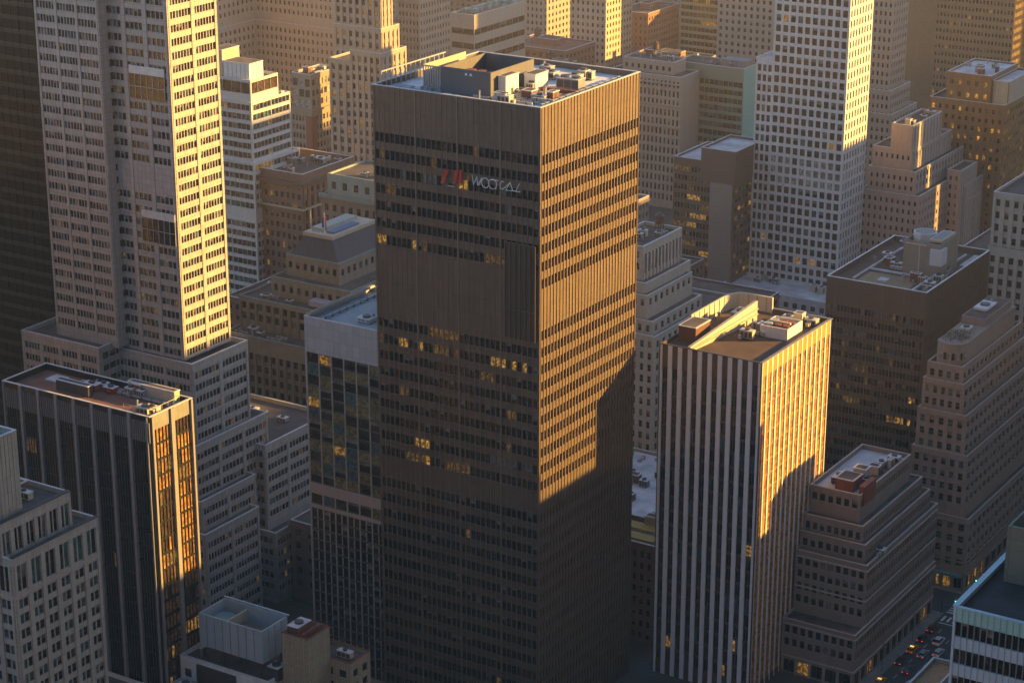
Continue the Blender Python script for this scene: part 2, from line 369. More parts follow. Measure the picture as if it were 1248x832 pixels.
# ---- A: bronze tower in the middle
b = Bld('office_tower', 'tall dark bronze office tower in the centre with red and white sign at top', BRZ, 'skyscraper', None, 3, BRZF,
        glazing=((G_DARK, 84), (G_BROWN, 5), (G_MID, 4), (G_BLIND, 1.5), (G_DIM, 3), (G_LIT, .5)))
SK = (7, 8, 9, 10, 20)
common = dict(k='ribbon', fh=4.18, wh=.55, top=11.1, bot=2)
b.tier(-296, -250, 409, 454.5, 0, 160.4, F=dict(common, ms=1.48, md=.06, mw=.045, litrows=(2, 6, 12, 18, 19), pier=8, skip=SK, run=6), S=dict(common, ms=1.43, md=.14, mw=.10, skip=(8, 9, 20), run=9, gl=((G_DARK, 4), (G_BROWN, 9), (G_MID, 1)),
       SKW=BRZ), par=1.5, roof=mat('pale_deck', (.70, .70, .74), .8, .25, .25, False), d=.45)
A = b.o; Z = 158.95
ENC = mat('enclosure_panel', (.13, .125, .13), .7, .12, .5)
# big plant enclosure, open topped, with ribbed left end
o = bulkhead(A, -281.2, -267.5, 415.6, 434.5, Z, 6.3, ENC, False, 'plant_enclosure', True)
q = MB()
for i in range(8): q.box(-286.4 + i * .66, -286.1 + i * .66, 415.7, 416.0, Z, Z + 6.1, M_GALV)
q.box(-286.6, -281.2, 416.0, 416.2, Z + 5.8, Z + 6.1, M_GALV); q.box(-286.6, -281.2, 416.0, 416.2, Z + .4, Z + .7, M_GALV); q.box(-286.6, -286.4, 416.2, 434, Z, Z + 6.1, M_CREAM); q.obj('louvre_screen', A)
q = MB()
for i in range(14): q.box(-295.2, -294.95, 411 + i * 2.0, 411.15 + i * 2.0, Z, Z + 4.2, M_GALV)
q.box(-295.3, -294.9, 411, 438, Z + 4.2, Z + 4.45, M_GALV); q.box(-295.3, -294.9, 411, 438, Z + 2.2, Z + 2.35, M_GALV); q.obj('screen_frame', A)
for x in (-274.2, -272.9):
    l = MB(); l.cyl(x, Z + 5.2, 415.4, 415.6, .32, M_WHITE, 12, ax='y'); l.obj('flood_light', A)
q = MB()
for i in range(4): q.cyl(-279 + i * 3.1, 425, Z + 2.3, Z + 4.2, 1.25, M_RUST, 16)
q.obj('cooling_fan', A)
bulkhead(A, -267.3, -265.2, 418.5, 424, Z, 5.0, M_WHITE, True, 'stair_bulkhead'); bulkhead(A, -265.5, -262.4, 427, 432.5, Z, 4.2, M_WHITE, False, 'lift_bulkhead')
ahu(A, -261, 434, Z, 6, 3.2, 2.6, M_STEEL); ahu(A, -262, 440.5, Z, 3.2, 2.5, 2.0, M_CREAM); ahu(A, -271, 441, Z, 5, 2.6, 1.8, M_GALV)
duct(A, -262, -252.5, 429, Z, .5, 'x', M_RUST)
for i in range(5): duct(A, -272 + i * .4, -256 + i, 415.2 + i * 1.7, Z, .22, 'x', M_CREAM if i % 2 else M_GALV)
duct(A, 414, 450, -253, Z, .35, 'y'); duct(A, 440, 452, -279, Z, .5, 'y'); duct(A, -292, -274, 412.3, Z, .35, 'x', mat('blue_pipe', (.2, .3, .4), .5, .1))
clutter(A, -267, -254, 418, 428, Z, 9, 5); clutter(A, -290, -258, 443, 452, Z, 12, 8); clutter(A, -285, -256, 411.5, 414.5, Z, 7, 21)
q = MB(); q.box(-294.5, -289, 411, 416, Z + .1, Z + .7, mat('blue_membrane', (.25, .33, .4), .6, .2)); q.obj('tarpaulin', A)
# sign: red slashes, orange dot, thin white lettering
sg = MB(); yy0, yy1 = 408.35, 408.85; zb = 139.6
def slash(x0, x1, h0, h1, lean, m):
    i = len(sg.v); k = sg.mi(m)
    for y in (yy0, yy1): sg.v += [(x0, y, zb + h0), (x1, y, zb + h0), (x1 + lean, y, zb + h1), (x0 + lean, y, zb + h1)]
    sg.f += [(i, i+1, i+2, i+3), (i+4, i+7, i+6, i+5), (i, i+4, i+5, i+1), (i+1, i+5, i+6, i+2), (i+2, i+6, i+7, i+3), (i+3, i+7, i+4, i)]; sg.m += [k] * 6
sr = mat('sign_red', (.50, .05, .025), .5, .25, 1.5)
slash(-276.9, -275.8, -.2, 3.2, 1.2, sr); slash(-273.5, -272.6, .2, 3.4, .75, sr); slash(-271.8, -271.0, .5, 3.7, .2, sr)
slash(-269.4, -268.9, 1.6, 2.6, 0, mat('sign_orange', (.5, .17, .02), .5, .05, streak=False)); slash(-275.1, -272.9, -.6, -.4, 0, M_CREAM)
sg.obj('sign_emblem', A)
L = []
def S(pts): L.append([(-268.2 + u, 408.2, zb + v) for u, v in pts])
S([(.3, 3.0), (.7, .9), (1.6, 2.9), (1.8, .9), (3.0, 2.9), (2.3, 1.0)])
S([(3.9 + 1.0 * math.cos(a), 1.75 + 1.15 * math.sin(a)) for a in [i * math.pi / 8 for i in range(17)]])
S([(5.9 + 1.1 * math.cos(a), 1.75 + 1.15 * math.sin(a)) for a in [i * math.pi / 8 for i in range(17)]]); S([(7.0, 1.8), (6.8, .7)]); S([(5.4, 2.7), (7.5, 2.8)])
S([(8.9, 2.7), (8.3, 2.75), (7.9, 2.0), (8.0, 1.1), (8.6, .9), (9.4, 1.6), (10.6, 2.8)])
S([(10.6, 2.8), (9.5, .8), (11.4, .9), (10.6, 2.8)]); S([(11.4, .9), (12.2, 1.0)]); S([(13.1, 2.8), (12.1, .9), (13.3, .9)])
tubes('sign_lettering', L, .10, mat('sign_white', (.80, .80, .80), .5, .1, streak=False), A)
q = MB(); 
for i in range(7): q.box(-259.2 + i * 1.37, -259.05 + i * 1.37, 408.3, 408.6, 105, 128, BRZ)
q.box(-259.3, -250.9, 408.62, 408.8, 105, 128, mat('dark_bronze_mesh', (.10, .07, .055), .5, .2, metal=.4)); q.box(-259.3, -250.9, 408.28, 408.34, 128, 128.3, BRZ); q.box(-259.3, -250.9, 408.28, 408.34, 112, 112.2, BRZ); q.obj('glass_screen', A)
fin(b, base=(-273, 432, 0))

# ---- B: tower with white fins
FIN = mat('white_fin', (.80, .80, .82), .6, .08)
b = Bld('office_tower', 'slender tower with vertical white fins and brown roof right of the bronze tower', mat('dark_brown_panel', (.10, .065, .045), .5, .15), 'skyscraper', None, 7, FIN,
        glazing=((G_DARK, 50), (G_BROWN, 26), (G_MID, 12), (G_OCHRE, 2), (G_BLUE, 8), (G_TEAL, 3)))
BX = mat('bronze_spandrel_sunlit', (.62, .32, .09), .5, .12, metal=.6)  # bronze panel coloured sunlit gold, on the sunny side only
b.tier(-244.8, -216.6, 458.6, 499, 0, 91.3, F=dict(k='strip', n=10, fw=1.2, fd=.12, fh=3.9, wh=.8, top=6, sub=2),
       S=dict(k='strip', n=14, fw=.5, fd=.05, fh=3.9, wh=.93, top=3.9, sub=1, gl=((G_BRONZE_SUNLIT, 1),), SP=BX, TW=BX, tm=1), par=1.0, roof=M_ROOFB, d=.32, coping=False)
B = b.o; Z = 90.38
q = MB(); q.box(-217.2, -216.4, 458.5, 499.3, 91.32, 91.5, M_STEEL); q.box(-245, -217.21, 458.45, 459.0, 91.32, 91.5, M_STEELD); q.box(-245.1, -216.3, 498.7, 499.4, 91.3, 91.55, M_STEEL); q.obj('roof_edge', B)
GW = mat('cladding_pale', (.55, .50, .42), .6, .12, .4)
q = MB(); k = GW      # raking screen wall on the roof
v = [(-237.4, 459.2), (-236.6, 459.2), (-233.4, 490), (-234.2, 490)]
i = len(q.v); q.v += [(x, y, Z) for x, y in v] + [(v[0][0], v[0][1], Z + 1.3), (v[1][0], v[1][1], Z + 1.3), (v[2][0], v[2][1], Z + 5.6), (v[3][0], v[3][1], Z + 5.6)]
q.f += [(0, 3, 2, 1), (4, 5, 6, 7), (0, 1, 5, 4), (1, 2, 6, 5), (2, 3, 7, 6), (3, 0, 4, 7)]; q.m += [q.mi(GW)] * 6; q.obj('screen_wall', B)
q = MB()
for j, (hz, dz) in enumerate(((.35, .15), (.6, .3))):
    a0, a1 = Z + 1.3 * hz, Z + 5.6 * hz
    i = len(q.v); q.v += [(-236.6, 459.2, a0), (-236.2, 459.2, a0), (-233.0, 490, a1), (-233.4, 490, a1), (-236.6, 459.2, a0 + .2), (-236.2, 459.2, a0 + .2), (-233.0, 490, a1 + .25), (-233.4, 490, a1 + .25)]
    q.f += [tuple(i + t for t in f) for f in ((0, 3, 2, 1), (4, 5, 6, 7), (0, 1, 5, 4), (1, 2, 6, 5), (2, 3, 7, 6), (3, 0, 4, 7))]; q.m += [q.mi(M_CREAM)] * 6
q.obj('screen_rail', B)
bulkhead(B, -243.6, -238.8, 466, 474, Z, 3.8, mat('dark_red_panel', (.13, .05, .035), .7, .15), False, 'plant_room')
q = MB(); pc = [(-244.7, 474), (-244.7, 492), (-244.2, 496), (-242.6, 498.2), (-240.5, 498.7), (-233, 498.7)]
inn = [(-244.2, 474), (-244.2, 492), (-243.7, 495.6), (-242.3, 497.6), (-240.4, 498.1), (-233, 498.1)]
q.prism(pc + inn[::-1], 90.4, 94.6, GW); q.obj('curved_screen', B)
q = MB()
for i in range(7): q.box(-244.2, -244.05, 475.5 + i * 2.8, 475.62 + i * 2.8, 90.5, 94.5, M_STEEL)
for i in range(3): q.box(-240 + i * 2.6, -239.88 + i * 2.6, 497.95, 498.1, 90.5, 94.5, M_STEEL)
q.obj('screen_post', B)
o = bulkhead(B, -227.6, -219.9, 479.8, 488.6, Z, 3.0, M_WHITE, False, 'cooling_enclosure', True)
q = MB()
for x in (-226, -223.6, -221.4):
    for y in (482, 485.5): q.cyl(x, y, Z + 1.1, Z + 3.3, .9, M_RUST if x > -224 else M_GALV, 12)
q.box(-226.8, -221, 483.5, 484.3, Z + 2.9, Z + 3.4, M_CREAM); q.obj('cooling_fan', o)
clutter(B, -233, -228.5, 474, 487, Z, 9, 12); clutter(B, -231, -219, 491, 496, Z, 4, 3)
ahu(B, -239, 486, Z, 3.2, 5, 2.6); vent(B, -241.5, 484, Z, 2.5)
fin(b, base=(-230.7, 478.8, 0))

# ---- D: glass tower tucked behind the bronze tower's left edge
PAN = mat('pale_metal_panel', (.50, .50, .51), .5, .06, .4, joints=(2.0, 3.0, .03))
b = Bld('glass_tower', 'glass tower with pale grey panelled crown against the left side of the bronze tower', PAN, 'skyscraper', None, 11, mat('champagne_mullion', (.50, .41, .33), .45, .1),
        glazing=((G_OLIVE, 34), (G_DARK, 26), (G_MID, 16), (G_TEAL, 12), (G_OCHRE, 4), (G_BLUE, 5)))
DK = mat('thin_spandrel', (.10, .09, .08), .5, .1); SPP = mat('pink_spandrel', (.48, .36, .32), .6, .08)
b.tier(-320.7, -297.2, 412, 441, 47, 98.2, F=dict(k='punch', n=6, fh=2.95, ww=.93, wh=.86, top=9.2, SP=DK, W=mat('champagne_mullion', (.5, .41, .33)), skip=(12, 14), SKW=SPP, TW=PAN), S=dict(k='blank'), par=1.2, roof=mat('blue_grey_roof', (.30, .37, .42), .7, .15, .3, False), d=.35)
b.tier(-320.7, -297.2, 412, 441, 0, 47, F=dict(k='punch', n=6, fh=2.95, ww=.93, wh=.84, top=.4, SP=DK, W=mat('champagne_mullion', (.5, .41, .33)), gl=((G_DARK, 8), (G_MID, 2)), sub=2), S=dict(k='blank'), par=0, d=.35, coping=False)
q = MB()
for z in (58, 62): pass
D = b.o; bulkhead(D, -304, -299, 424, 434, 97.05, 3.4, M_CREAM, True); ahu(D, -309, 418, 97.05, 4, 3, 1.2, mat('pale_skylight', (.6, .7, .75), .4, .05)); duct(D, 414, 438, -317, 97.05, .2, 'y'); vent(D, -306, 421, 97.05)
q = MB(); q.box(-320.6, -319.7, 412.6, 440.5, 98.35, 98.95, mat('sill_stone', (.55, .52, .46), .8, .15, joints=(1.2, 1, .06))); q.obj('roof_kerb', D)
fin(b, base=(-309, 426, 0))

# ---- E: stepped limestone tower on the left
LS = mat('limestone_panel', (.46, .42, .39), .85, .12, .5, joints=(1.4, 1.7, .04)); LS2 = mat('limestone_trim', (.50, .46, .44), .85, .12)
b = Bld('stepped_tower', 'tall pale limestone tower with strip windows and a stepped base at the left', LS, 'skyscraper', None, 21, LS2,
        glazing=((G_DARK, 60), (G_MID, 18), (G_BLIND, 7), (G_TEAL, 6), (G_DIM, 4), (G_BLUE, 5)))
e = dict(k='punch', fh=3.48, wh=.54, ww=.88, pier=.12, top=1.0)
T1 = dict(e, n=3, sub=6)
b.tier(-408.72, -386.67, 414.96, 442.0, 76.56, 177.44, F=T1, S=dict(e, n=1, sub=4, ww=.8), par=1, W=LS)
b.tier(-389.48, -367.12, 419.12, 438.36, 75.52, 177.44, F=dict(e, n=3, sub=4, ww=.8, skip=(14, 15)), S=dict(e, n=2, sub=7, ww=.86), par=1)
b.tier(-417.04, -388.96, 409.76, 440.96, 53.68, 77.7, F=dict(e, n=4, sub=5, top=2.0, ww=.8), S=dict(e, n=2, sub=5), par=1.2)
b.tier(-391.04, -363.48, 417.66, 440.96, 52.64, 75.52, F=dict(e, n=3, sub=6, top=2.0), S=dict(e, n=2, sub=7, top=2.0), par=1.2)
b.tier(-416.0, -360.88, 413.92, 445.12, 38.08, 53.68, F=dict(e, n=6, sub=6), S=dict(e, n=3, sub=6, top=1.6), par=1.0)
b.tier(-416.0, -361.09, 414.23, 445.12, 0, 38.08, F=dict(k='blank'), S=dict(e, n=3, sub=6), par=0, coping=False)
b.tier(-416.0, -357.76, 411.84, 435.14, 29.76, 39.22, F=dict(e, n=6, sub=6), S=dict(e, n=2, sub=8, top=1.6), par=.9)
b.tier(-416.0, -354.64, 409.45, 432.22, 0, 31.32, F=dict(e, n=6, sub=6), S=dict(e, n=2, sub=8, top=1.9), par=.9)
b.tier(-395.2, -357.76, 439.92, 470.08, 20.4, 46.09, F=dict(e, n=4, sub=5), S=dict(e, n=3, sub=6, top=1.8), par=1.2)
b.tier(-395.2, -353.6, 437.84, 474.24, 0, 21.44, F=dict(e, n=4, sub=5), S=dict(e, n=4, sub=6, top=1.6), par=1.1)
E_ = b.o
for x0, x1, zz in ((-380.6, -368.7, 145.5), (-379, -367.6, 107.2)):     # dark glazed plant bays on the recessed front
    q = MB(); q.box(x0, x1, 418.65, 418.9, zz, zz + 6.5, G_DARK); q.box(x0, x1, 418.6, 418.9, zz + 6.5, zz + 8.6, M_COP)
    for i in range(7): q.box(x0 + i * (x1 - x0) / 6 - .07, x0 + i * (x1 - x0) / 6 + .07, 418.5, 418.65, zz, zz + 6.5, M_GALV)
    q.box(x0, x1, 418.5, 418.65, zz + 3.2, zz + 3.35, M_GALV); q.obj('plant_bay', E_)
railing(E_, [(-385, 442), (-364, 442)], 75.5); clutter(E_, -386, -364, 448, 462, 45.0, 8, 4)
fin(b, base=(-385, 428, 0))

# ---- F: black glass tower with piers, side panes coloured sunlit gold
b = Bld('glass_tower', 'black glass tower with grey piers and a cluttered brown roof at lower left', mat('black_panel', (.008, .008, .009), .4, .1), 'skyscraper', None, 31, mat('grey_pier', (.26, .245, .25), .7, .1),
        glazing=((G_DARK, 95), (G_DIM, 2)))
b.tier(-357.7, -312.7, 344.1, 358.6, 0, 94.7, F=dict(k='strip', n=8, fw=.8, fd=.45, fh=3.9, wh=.9, top=1.2, sub=6), S=dict(k='strip', n=2, fw=1.2, fd=.45, fh=3.9, wh=.84, top=3.5, sub=5, gl=((G_BRONZE_SUNLIT, 3), (G_BROWN, 1), (G_OCHRE, 1)), TW=M_STEEL),
       par=1.6, roof=mat('red_brown_deck', (.19, .085, .06), .9, .3, .2, False), d=.4)
q = MB()      # finned crown band
for i in range(75): q.box(-357.3 + i * .6, -357.15 + i * .6, 343.9, 344.2, 88.5, 93.4, mat('grey_pier', (0, 0, 0)))
q.obj('crown_fin', b.o)
F_ = b.o; Z = 93.1
bulkhead(F_, -346, -336, 349.5, 351.2, Z, 2.6, M_STEELD, False, 'screen'); bulkhead(F_, -330, -316, 356.6, 358.4, Z, 3.0, M_CREAM, False, 'parapet_screen')
ahu(F_, -341, 353, Z, 4, 2.2, 1.6, M_RUST); ahu(F_, -335.5, 354, Z, 3, 2, 1.4, M_RED); duct(F_, -344, -331, 356, Z, .3); duct(F_, -332, -314, 355, Z, .22)
railing(F_, [(-322, 346), (-314, 346), (-314, 356), (-326, 356)], Z, 2.6); clutter(F_, -322, -315, 346, 350, Z, 8, 41); clutter(F_, -340, -324, 355, 357.3, Z, 6, 42)
q = MB(); q.box(-353, -349, 353, 357, Z + .06, Z + .3, M_ROOFW); q.obj('skylight', F_)
fin(b, base=(-335, 351, 0))

# ---- G: grey stone tower, bottom left
GS = mat('grey_granite', (.48, .43, .37), .7, .14, .7, joints=(1.2, 3.4, .03)); 
b = Bld('stepped_tower', 'grey stone office block with paired windows and ribbed plant room in the bottom left corner', GS, 'building', None, 44, GS,
        glazing=((G_DARK, 62), (G_TEAL, 14), (G_BLUE, 8), (G_BLIND, 6), (G_MID, 10)), frame=M_STEELD)
g = dict(k='punch', fh=3.35, ww=.70, wh=.62, sub=2, pier=.2)
b.tier(-330, -296.2, 283.4, 308.2, 0, 79, F=dict(g, n=8, top=.3), S=dict(g, n=6, top=.3), par=0, coping=False)
b.tier(-330, -296.2, 283.4, 308.2, 79, 87.4, F=dict(g, n=8, top=1.6, fh=6.2, wh=.9), S=dict(g, n=6, top=1.6, fh=6.2, wh=.9), par=1.0)
b.tier(-330, -299.0, 283.0, 303.6, 86.4, 94.2, F=dict(g, n=8, top=1.8, fh=5.6, wh=.88), S=dict(g, n=6, top=1.8, fh=5.6, wh=.88), par=1.0)
b.tier(-330, -301.5, 278, 292.3, 93.2, 111, F=dict(k='blank', rib=1.1), S=dict(k='blank', rib=1.1), par=1.2, roof=mat('teal_roof', (.08, .2, .22), .7, .2))
q = MB(); q.box(-297, -296.0, 283.5, 308.4, 87.56, 87.75, M_STEELD); q.box(-300, -298.8, 283.2, 303.8, 94.36, 94.55, M_STEELD); q.obj('roof_edge', b.o)
clutter(b.o, -312, -303, 294, 302, 93.2, 4, 9)
fin(b, base=(-313, 295, 0))

# ---- C: brown box building with a big rooftop tank house
CB = mat('brown_panel', (.15, .105, .085), .6, .06, .4, joints=(1.4, 60, .02))
b = Bld('office_building', 'square brown office block with white rimmed roof and tall plant house, at right', CB, 'building', None, 51, mat('brown_mullion', (.20, .155, .125), .6, .08),
        glazing=((G_DARK, 46), (G_MID, 26), (G_BLIND, 12), (G_DIM, 8), (G_LIT, 2), (G_BLUE, 4)), cop=M_WHITE)
b.tier(-259.2, -227, 593.1, 645.4, 0, 71.3, F=dict(k='ribbon', fh=3.62, wh=.55, top=8.6, ms=1.15, md=.1, mw=.05, run=7, full=False), S=dict(k='ribbon', fh=3.62, wh=.42, top=13, ms=1.6, md=.25, mw=.12, gl=((G_DARK, 5), (G_MID, 2))), par=1.6, roof=M_ROOFB)
CBo = b.o; Z = 69.7
o = bulkhead(CBo, -243.5, -231.5, 614, 629, Z, 10.5, mat('plant_house', (.30, .26, .215), .8, .12, .4), True, 'plant_house', True)
q = MB(); q.cyl(-240, 622.5, Z + 8.5, Z + 11.6, 3.9, M_COP, 8); q.cyl(-240, 622.5, Z + 11.62, Z + 11.66, 3.3, M_STEEL, 8); q.obj('tank_top', o)
q = MB(); q.box(-236.2, -232, 616, 628, Z + 10.5, Z + 11.3, M_CREAM); q.box(-235.6, -232.6, 617, 627, Z + 11.3, Z + 11.35, M_STEEL); q.obj('vent_hood', o)
q = MB(); q.box(-234.5, -230.6, 613, 613.98, Z + 4, Z + 9, mat('pale_box', (.62, .64, .68), .6, .05)); q.box(-231.45, -230.6, 614, 617.5, Z + 4, Z + 9, mat('pale_box', (0, 0, 0))); q.obj('louvre_box', o)
q = MB(); q.cyl(-238.2, 613.85, Z, Z + 9.5, .1, M_WHITE, 6); q.box(-243, -236, 613.85, 613.98, Z + 9.6, Z + 9.8, M_WHITE); q.obj('drain_pipe', o)
q = MB(); q.box(-253.6, -253.0, 599, 642, Z + .06, Z + .6, M_ROOFW); q.box(-253, -231, 611, 611.8, Z + .06, Z + .6, M_ROOFW); q.box(-233.4, -232.8, 595, 641, Z + .06, Z + .7, M_ROOFW); q.obj('roof_walkway', CBo)
q = MB(); q.box(-252, -235, 597, 609, Z + .06, Z + .12, mat('tan_membrane', (.30, .21, .12), .9, .3)); q.box(-246.5, -243.5, 601, 604.5, Z + .12, Z + .5, M_ROOFW); q.obj('roof_patch', CBo)
q = MB(); q.box(-231, -228.2, 630, 643, Z + .06, Z + .12, M_ROOFW); q.obj('snow_patch', CBo)
clutter(CBo, -257, -244, 614, 640, Z, 10, 5); clutter(CBo, -240, -229, 597, 607, Z, 7, 15); clutter(CBo, -231, -229, 600, 640, Z, 5, 16)
fin(b, base=(-243, 619, 0))
# ---- U: set-back block with rounded top and roof garden, at the right edge
PK = mat('pinkish_limestone', (.34, .265, .22), .85, .14, .5); PK2 = mat('weathered_limestone', (.30, .235, .20), .85, .16)
b = Bld('setback_building', 'pinkish stepped block with rounded upper corner and planted terrace by the street at right', PK, 'building', None, 61, PK2,
        glazing=((G_DARK, 40), (G_MID, 20), (G_TEAL, 16), (G_BLUE, 12), (G_BLIND, 8)), frame=M_STEEL, cop=mat('pale_ledge', (.46, .38, .33), .8, .2))
u = dict(k='punch', fh=3.6, ww=.52, wh=.58, top=1.2, sill=1); us = dict(k='punch', fh=3.6, ww=.6, wh=.5, top=1.2)
b.tier(-213.5, -193.0, 548.2, 640, 0, 4.6, F=dict(k='strip', n=6, fw=1.0, fd=.1, fh=4, wh=.9, top=.6, bot=.0, gl=((G_DARK, 5), (G_OCHRE, 1), (G_TEAL, 2))), S=dict(k='strip', n=18, fw=1.2, fd=.1, fh=4, wh=.9, top=.6, gl=((G_DARK, 5), (G_LIT, 2), (G_TEAL, 2))), par=0, coping=False, d=.5)
b.tier(-213.3, -193.2, 548.4, 640, 4.6, 22, F=dict(u, n=6), S=dict(us, n=26), par=.6)
b.tier(-211.5, -195.2, 549.3, 632, 21.4, 40.5, F=dict(u, n=6), S=dict(us, n=24), par=.8)
b.tier(-210.8, -196.6, 550.0, 618, 39.7, 52, F=dict(u, n=5), S=dict(us, n=20), par=.8)
b.tier(-210.3, -198.4, 551.4, 607, 51.2, 60.5, F=dict(u, n=5), S=dict(us, n=16), par=.8)
b.tier(-209.8, -199.6, 552.8, 600, 59.7, 65, F=dict(u, n=4), S=dict(us, n=14), par=.8)
U = b.o
for zz, x_, y_, ye in ((8.4, -193.2, 548.4, 640), (20.4, -193.2, 548.4, 640), (31.5, -195.2, 549.3, 632), (38.8, -195.2, 549.3, 632), (50.5, -196.6, 550, 618), (59, -198.4, 551.4, 607)):
    q = MB(); q.box(-210, x_ + .3, y_ - .3, y_ + .02, zz, zz + .4, PK2); q.box(x_ - .02, x_ + .3, y_ + .02, ye, zz, zz + .4, PK2); q.obj('belt_course', U)
q = MB(); cx, cy, rr = -205.0, 558.6, 4.4
arc = [(cx + rr * math.cos(a), cy + rr * math.sin(a)) for a in [R(-150 + i * 15) for i in range(11)]]
ring = arc + [(-200.7, 597), (-209.3, 597)]
q.prism(ring, 64.2, 70.2, PK); q.obj('rounded_penthouse', U)
q = MB(); q.prism([(cx + (x - cx) * 1.03, cy + (y - cy) * 1.01) for x, y in ring], 70.2, 70.6, PK2); q.obj('cornice', U)
q = MB()
for i in range(2, 9): a = R(-150 + i * 15 + 7.5); x, y = cx + rr * math.cos(a), cy + rr * math.sin(a); q.box(x - .45, x + .45, y - .12, y + .12, 66, 68, G_DARK if i % 2 else G_PALE)
q.obj('penthouse_window', U)
q = MB(); q.box(-208.8, -201.6, 574, 595, 70.62, 72.8, PK2); q.box(-208.4, -202, 574.5, 594.5, 72.82, 72.9, M_ROOF); q.obj('upper_storey', U)
GR = mat('garden_leaf', (.055, .075, .025), .9, .4, 2.0, False); rg = random.Random(5); q = MB()
for i in range(900):
    a = rg.uniform(0, 6.28); r_ = rr * .9 * math.sqrt(rg.random()); x, y = cx + r_ * math.cos(a), cy + r_ * math.sin(a) + rg.uniform(0, 6); z = 70.6 + rg.random() ** 2 * 1.3; s_ = rg.uniform(.12, .3)
    d1 = Vector((rg.gauss(0, 1), rg.gauss(0, 1), rg.gauss(0, 1))).normalized() * s_; d2 = Vector((rg.gauss(0, 1), rg.gauss(0, 1), rg.gauss(0, 1))).normalized() * s_
    q.poly([(x, y, z), tuple(Vector((x, y, z)) + d1), tuple(Vector((x, y, z)) + d1 + d2), tuple(Vector((x, y, z)) + d2)], GR)
o = q.obj('roof_garden', U)
ahu(U, -207.5, 580, 72.9, 4, 8, .9, M_WHITE); ahu(U, -206.5, 567, 70.6, 2.6, 3.5, .9, M_WHITE); vent(U, -205, 588, 72.9)
q = MB(); q.box(-213, -206, 546.4, 548.2, 3.4, 3.7, mat('awning_red', (.35, .07, .04), .6, .1)); q.box(-206, -194, 546.8, 548.2, 4.2, 4.9, mat('teal_canopy', (.12, .28, .28), .5, .1)); q.obj('awning', U)
fin(b, base=(-203, 594, 0))

# ---- V: lower stepped block, white roof
b = Bld('setback_building', 'low stepped brown stone block with pale blue-white roof beside the white-finned tower', mat('brown_stone', (.27, .215, .185), .85, .14, .5), 'building', None, 71, mat('brown_stone_trim', (.34, .28, .24), .85, .12),
        glazing=((G_DARK, 64), (G_MID, 24), (G_BLIND, 5), (G_TEAL, 5)), frame=None, cop=mat('pale_ledge', (0, 0, 0)))
v_ = dict(k='punch', fh=3.6, ww=.62, wh=.58, top=1.1, sill=1)
b.tier(-216, -195.7, 476.6, 530.6, 0, 4.4, F=dict(k='strip', n=5, fw=.8, fd=.1, fh=4, wh=.9, top=.4, gl=((G_DARK, 6), (G_OCHRE, 1))), S=dict(k='strip', n=13, fw=.8, fd=.1, fh=4, wh=.9, top=.4, gl=((G_DARK, 5), (G_LIT, 1), (G_OCHRE, 1))), par=0, coping=False)
b.tier(-216, -195.6, 476.4, 530.6, 4.4, 15.6, F=dict(v_, n=9), S=dict(v_, n=30), par=.7)
b.tier(-216, -196.1, 482.7, 530.8, 15, 32.7, F=dict(v_, n=9), S=dict(v_, n=27), par=.8)
b.tier(-216, -197.9, 485.2, 529.2, 32, 37.1, F=dict(v_, n=8), S=dict(v_, n=26), par=.8)
b.tier(-216, -199.4, 486.7, 526.5, 36.4, 41.4, F=dict(v_, n=8), S=dict(v_, n=24), par=.8)
b.tier(-216, -202, 490, 523.5, 40.7, 48.4, F=dict(v_, n=6), S=dict(v_, n=20), par=1.3, roof=mat('pale_blue_roof', (.50, .53, .60), .8, .15, .2, False))
V = b.o; Z = 47.1
for zz, x_, y_, ye in ((5.0, -195.6, 476.4, 530.6), (14.2, -195.6, 476.4, 530.6), (22.5, -196.1, 482.7, 530.8), (31.0, -196.1, 482.7, 530.8)):
    q = MB(); q.box(-216, x_ + .3, y_ - .3, y_ + .02, zz, zz + .4, mat('pale_ledge', (0, 0, 0))); q.box(x_ - .02, x_ + .3, y_ + .02, ye, zz, zz + .4, mat('pale_ledge', (0, 0, 0))); q.obj('belt_course', V)
bulkhead(V, -210.5, -205.5, 493, 499, Z, 3.4, M_RUST, True); q = MB(); q.box(-203.2, -201.6, 491.5, 499, 45, 50.3, M_RUST); q.obj('chimney_stack', V)
ahu(V, -213, 496, Z, 2.2, 5, 2.0, M_STEELD); bulkhead(V, -208.5, -205, 500, 503, Z, 4.2, M_GALV, False); duct(V, 505, 516, -208, Z, .3, 'y', M_STEELD); duct(V, -211, -204, 510, Z, .3, 'x', M_RUST)
clutter(V, -212, -204, 498, 520, Z, 6, 33); q = MB(); q.box(-206.5, -203.5, 500, 522, Z + .05, Z + .11, M_ROOF); q.obj('roof_patch', V)
clutter(V, -196.9, -196.4, 484, 500, 32, 2, 3)
fin(b, base=(-205, 503, 0))

# ---- W: teal banded tower bottom right, and the low tan roofed block beside it
TL = mat('teal_panel', (.27, .50, .50), .45, .12, .5); PB = mat('pale_blue_panel', (.38, .50, .62), .45, .1, .5)
b = Bld('office_building', 'teal and pale blue banded office block with dark flat roof in the bottom right corner', PB, 'building', None, 81, mat('thin_blue_mullion', (.25, .33, .38), .4, .1), glazing=((G_DARK, 95), (G_MID, 5)), cop=mat('blue_coping', (.35, .5, .6), .4, .1))
b.tier(-88.9, -60, 250, 283, 0, 144.4, F=dict(k='ribbon', fh=3.9, wh=.55, top=2.0, ms=.85, md=.06, mw=.03, TW=TL, full=True), S=dict(k='blank'), par=.8, roof=mat('black_membrane', (.035, .035, .04), .8, .3, .3, False))
q = MB(); q.box(-89.4, -88.6, 250.2, 283, 144.42, 144.62, mat('blue_coping', (0, 0, 0))); q.obj('roof_edge', b.o)
Wb = b.o
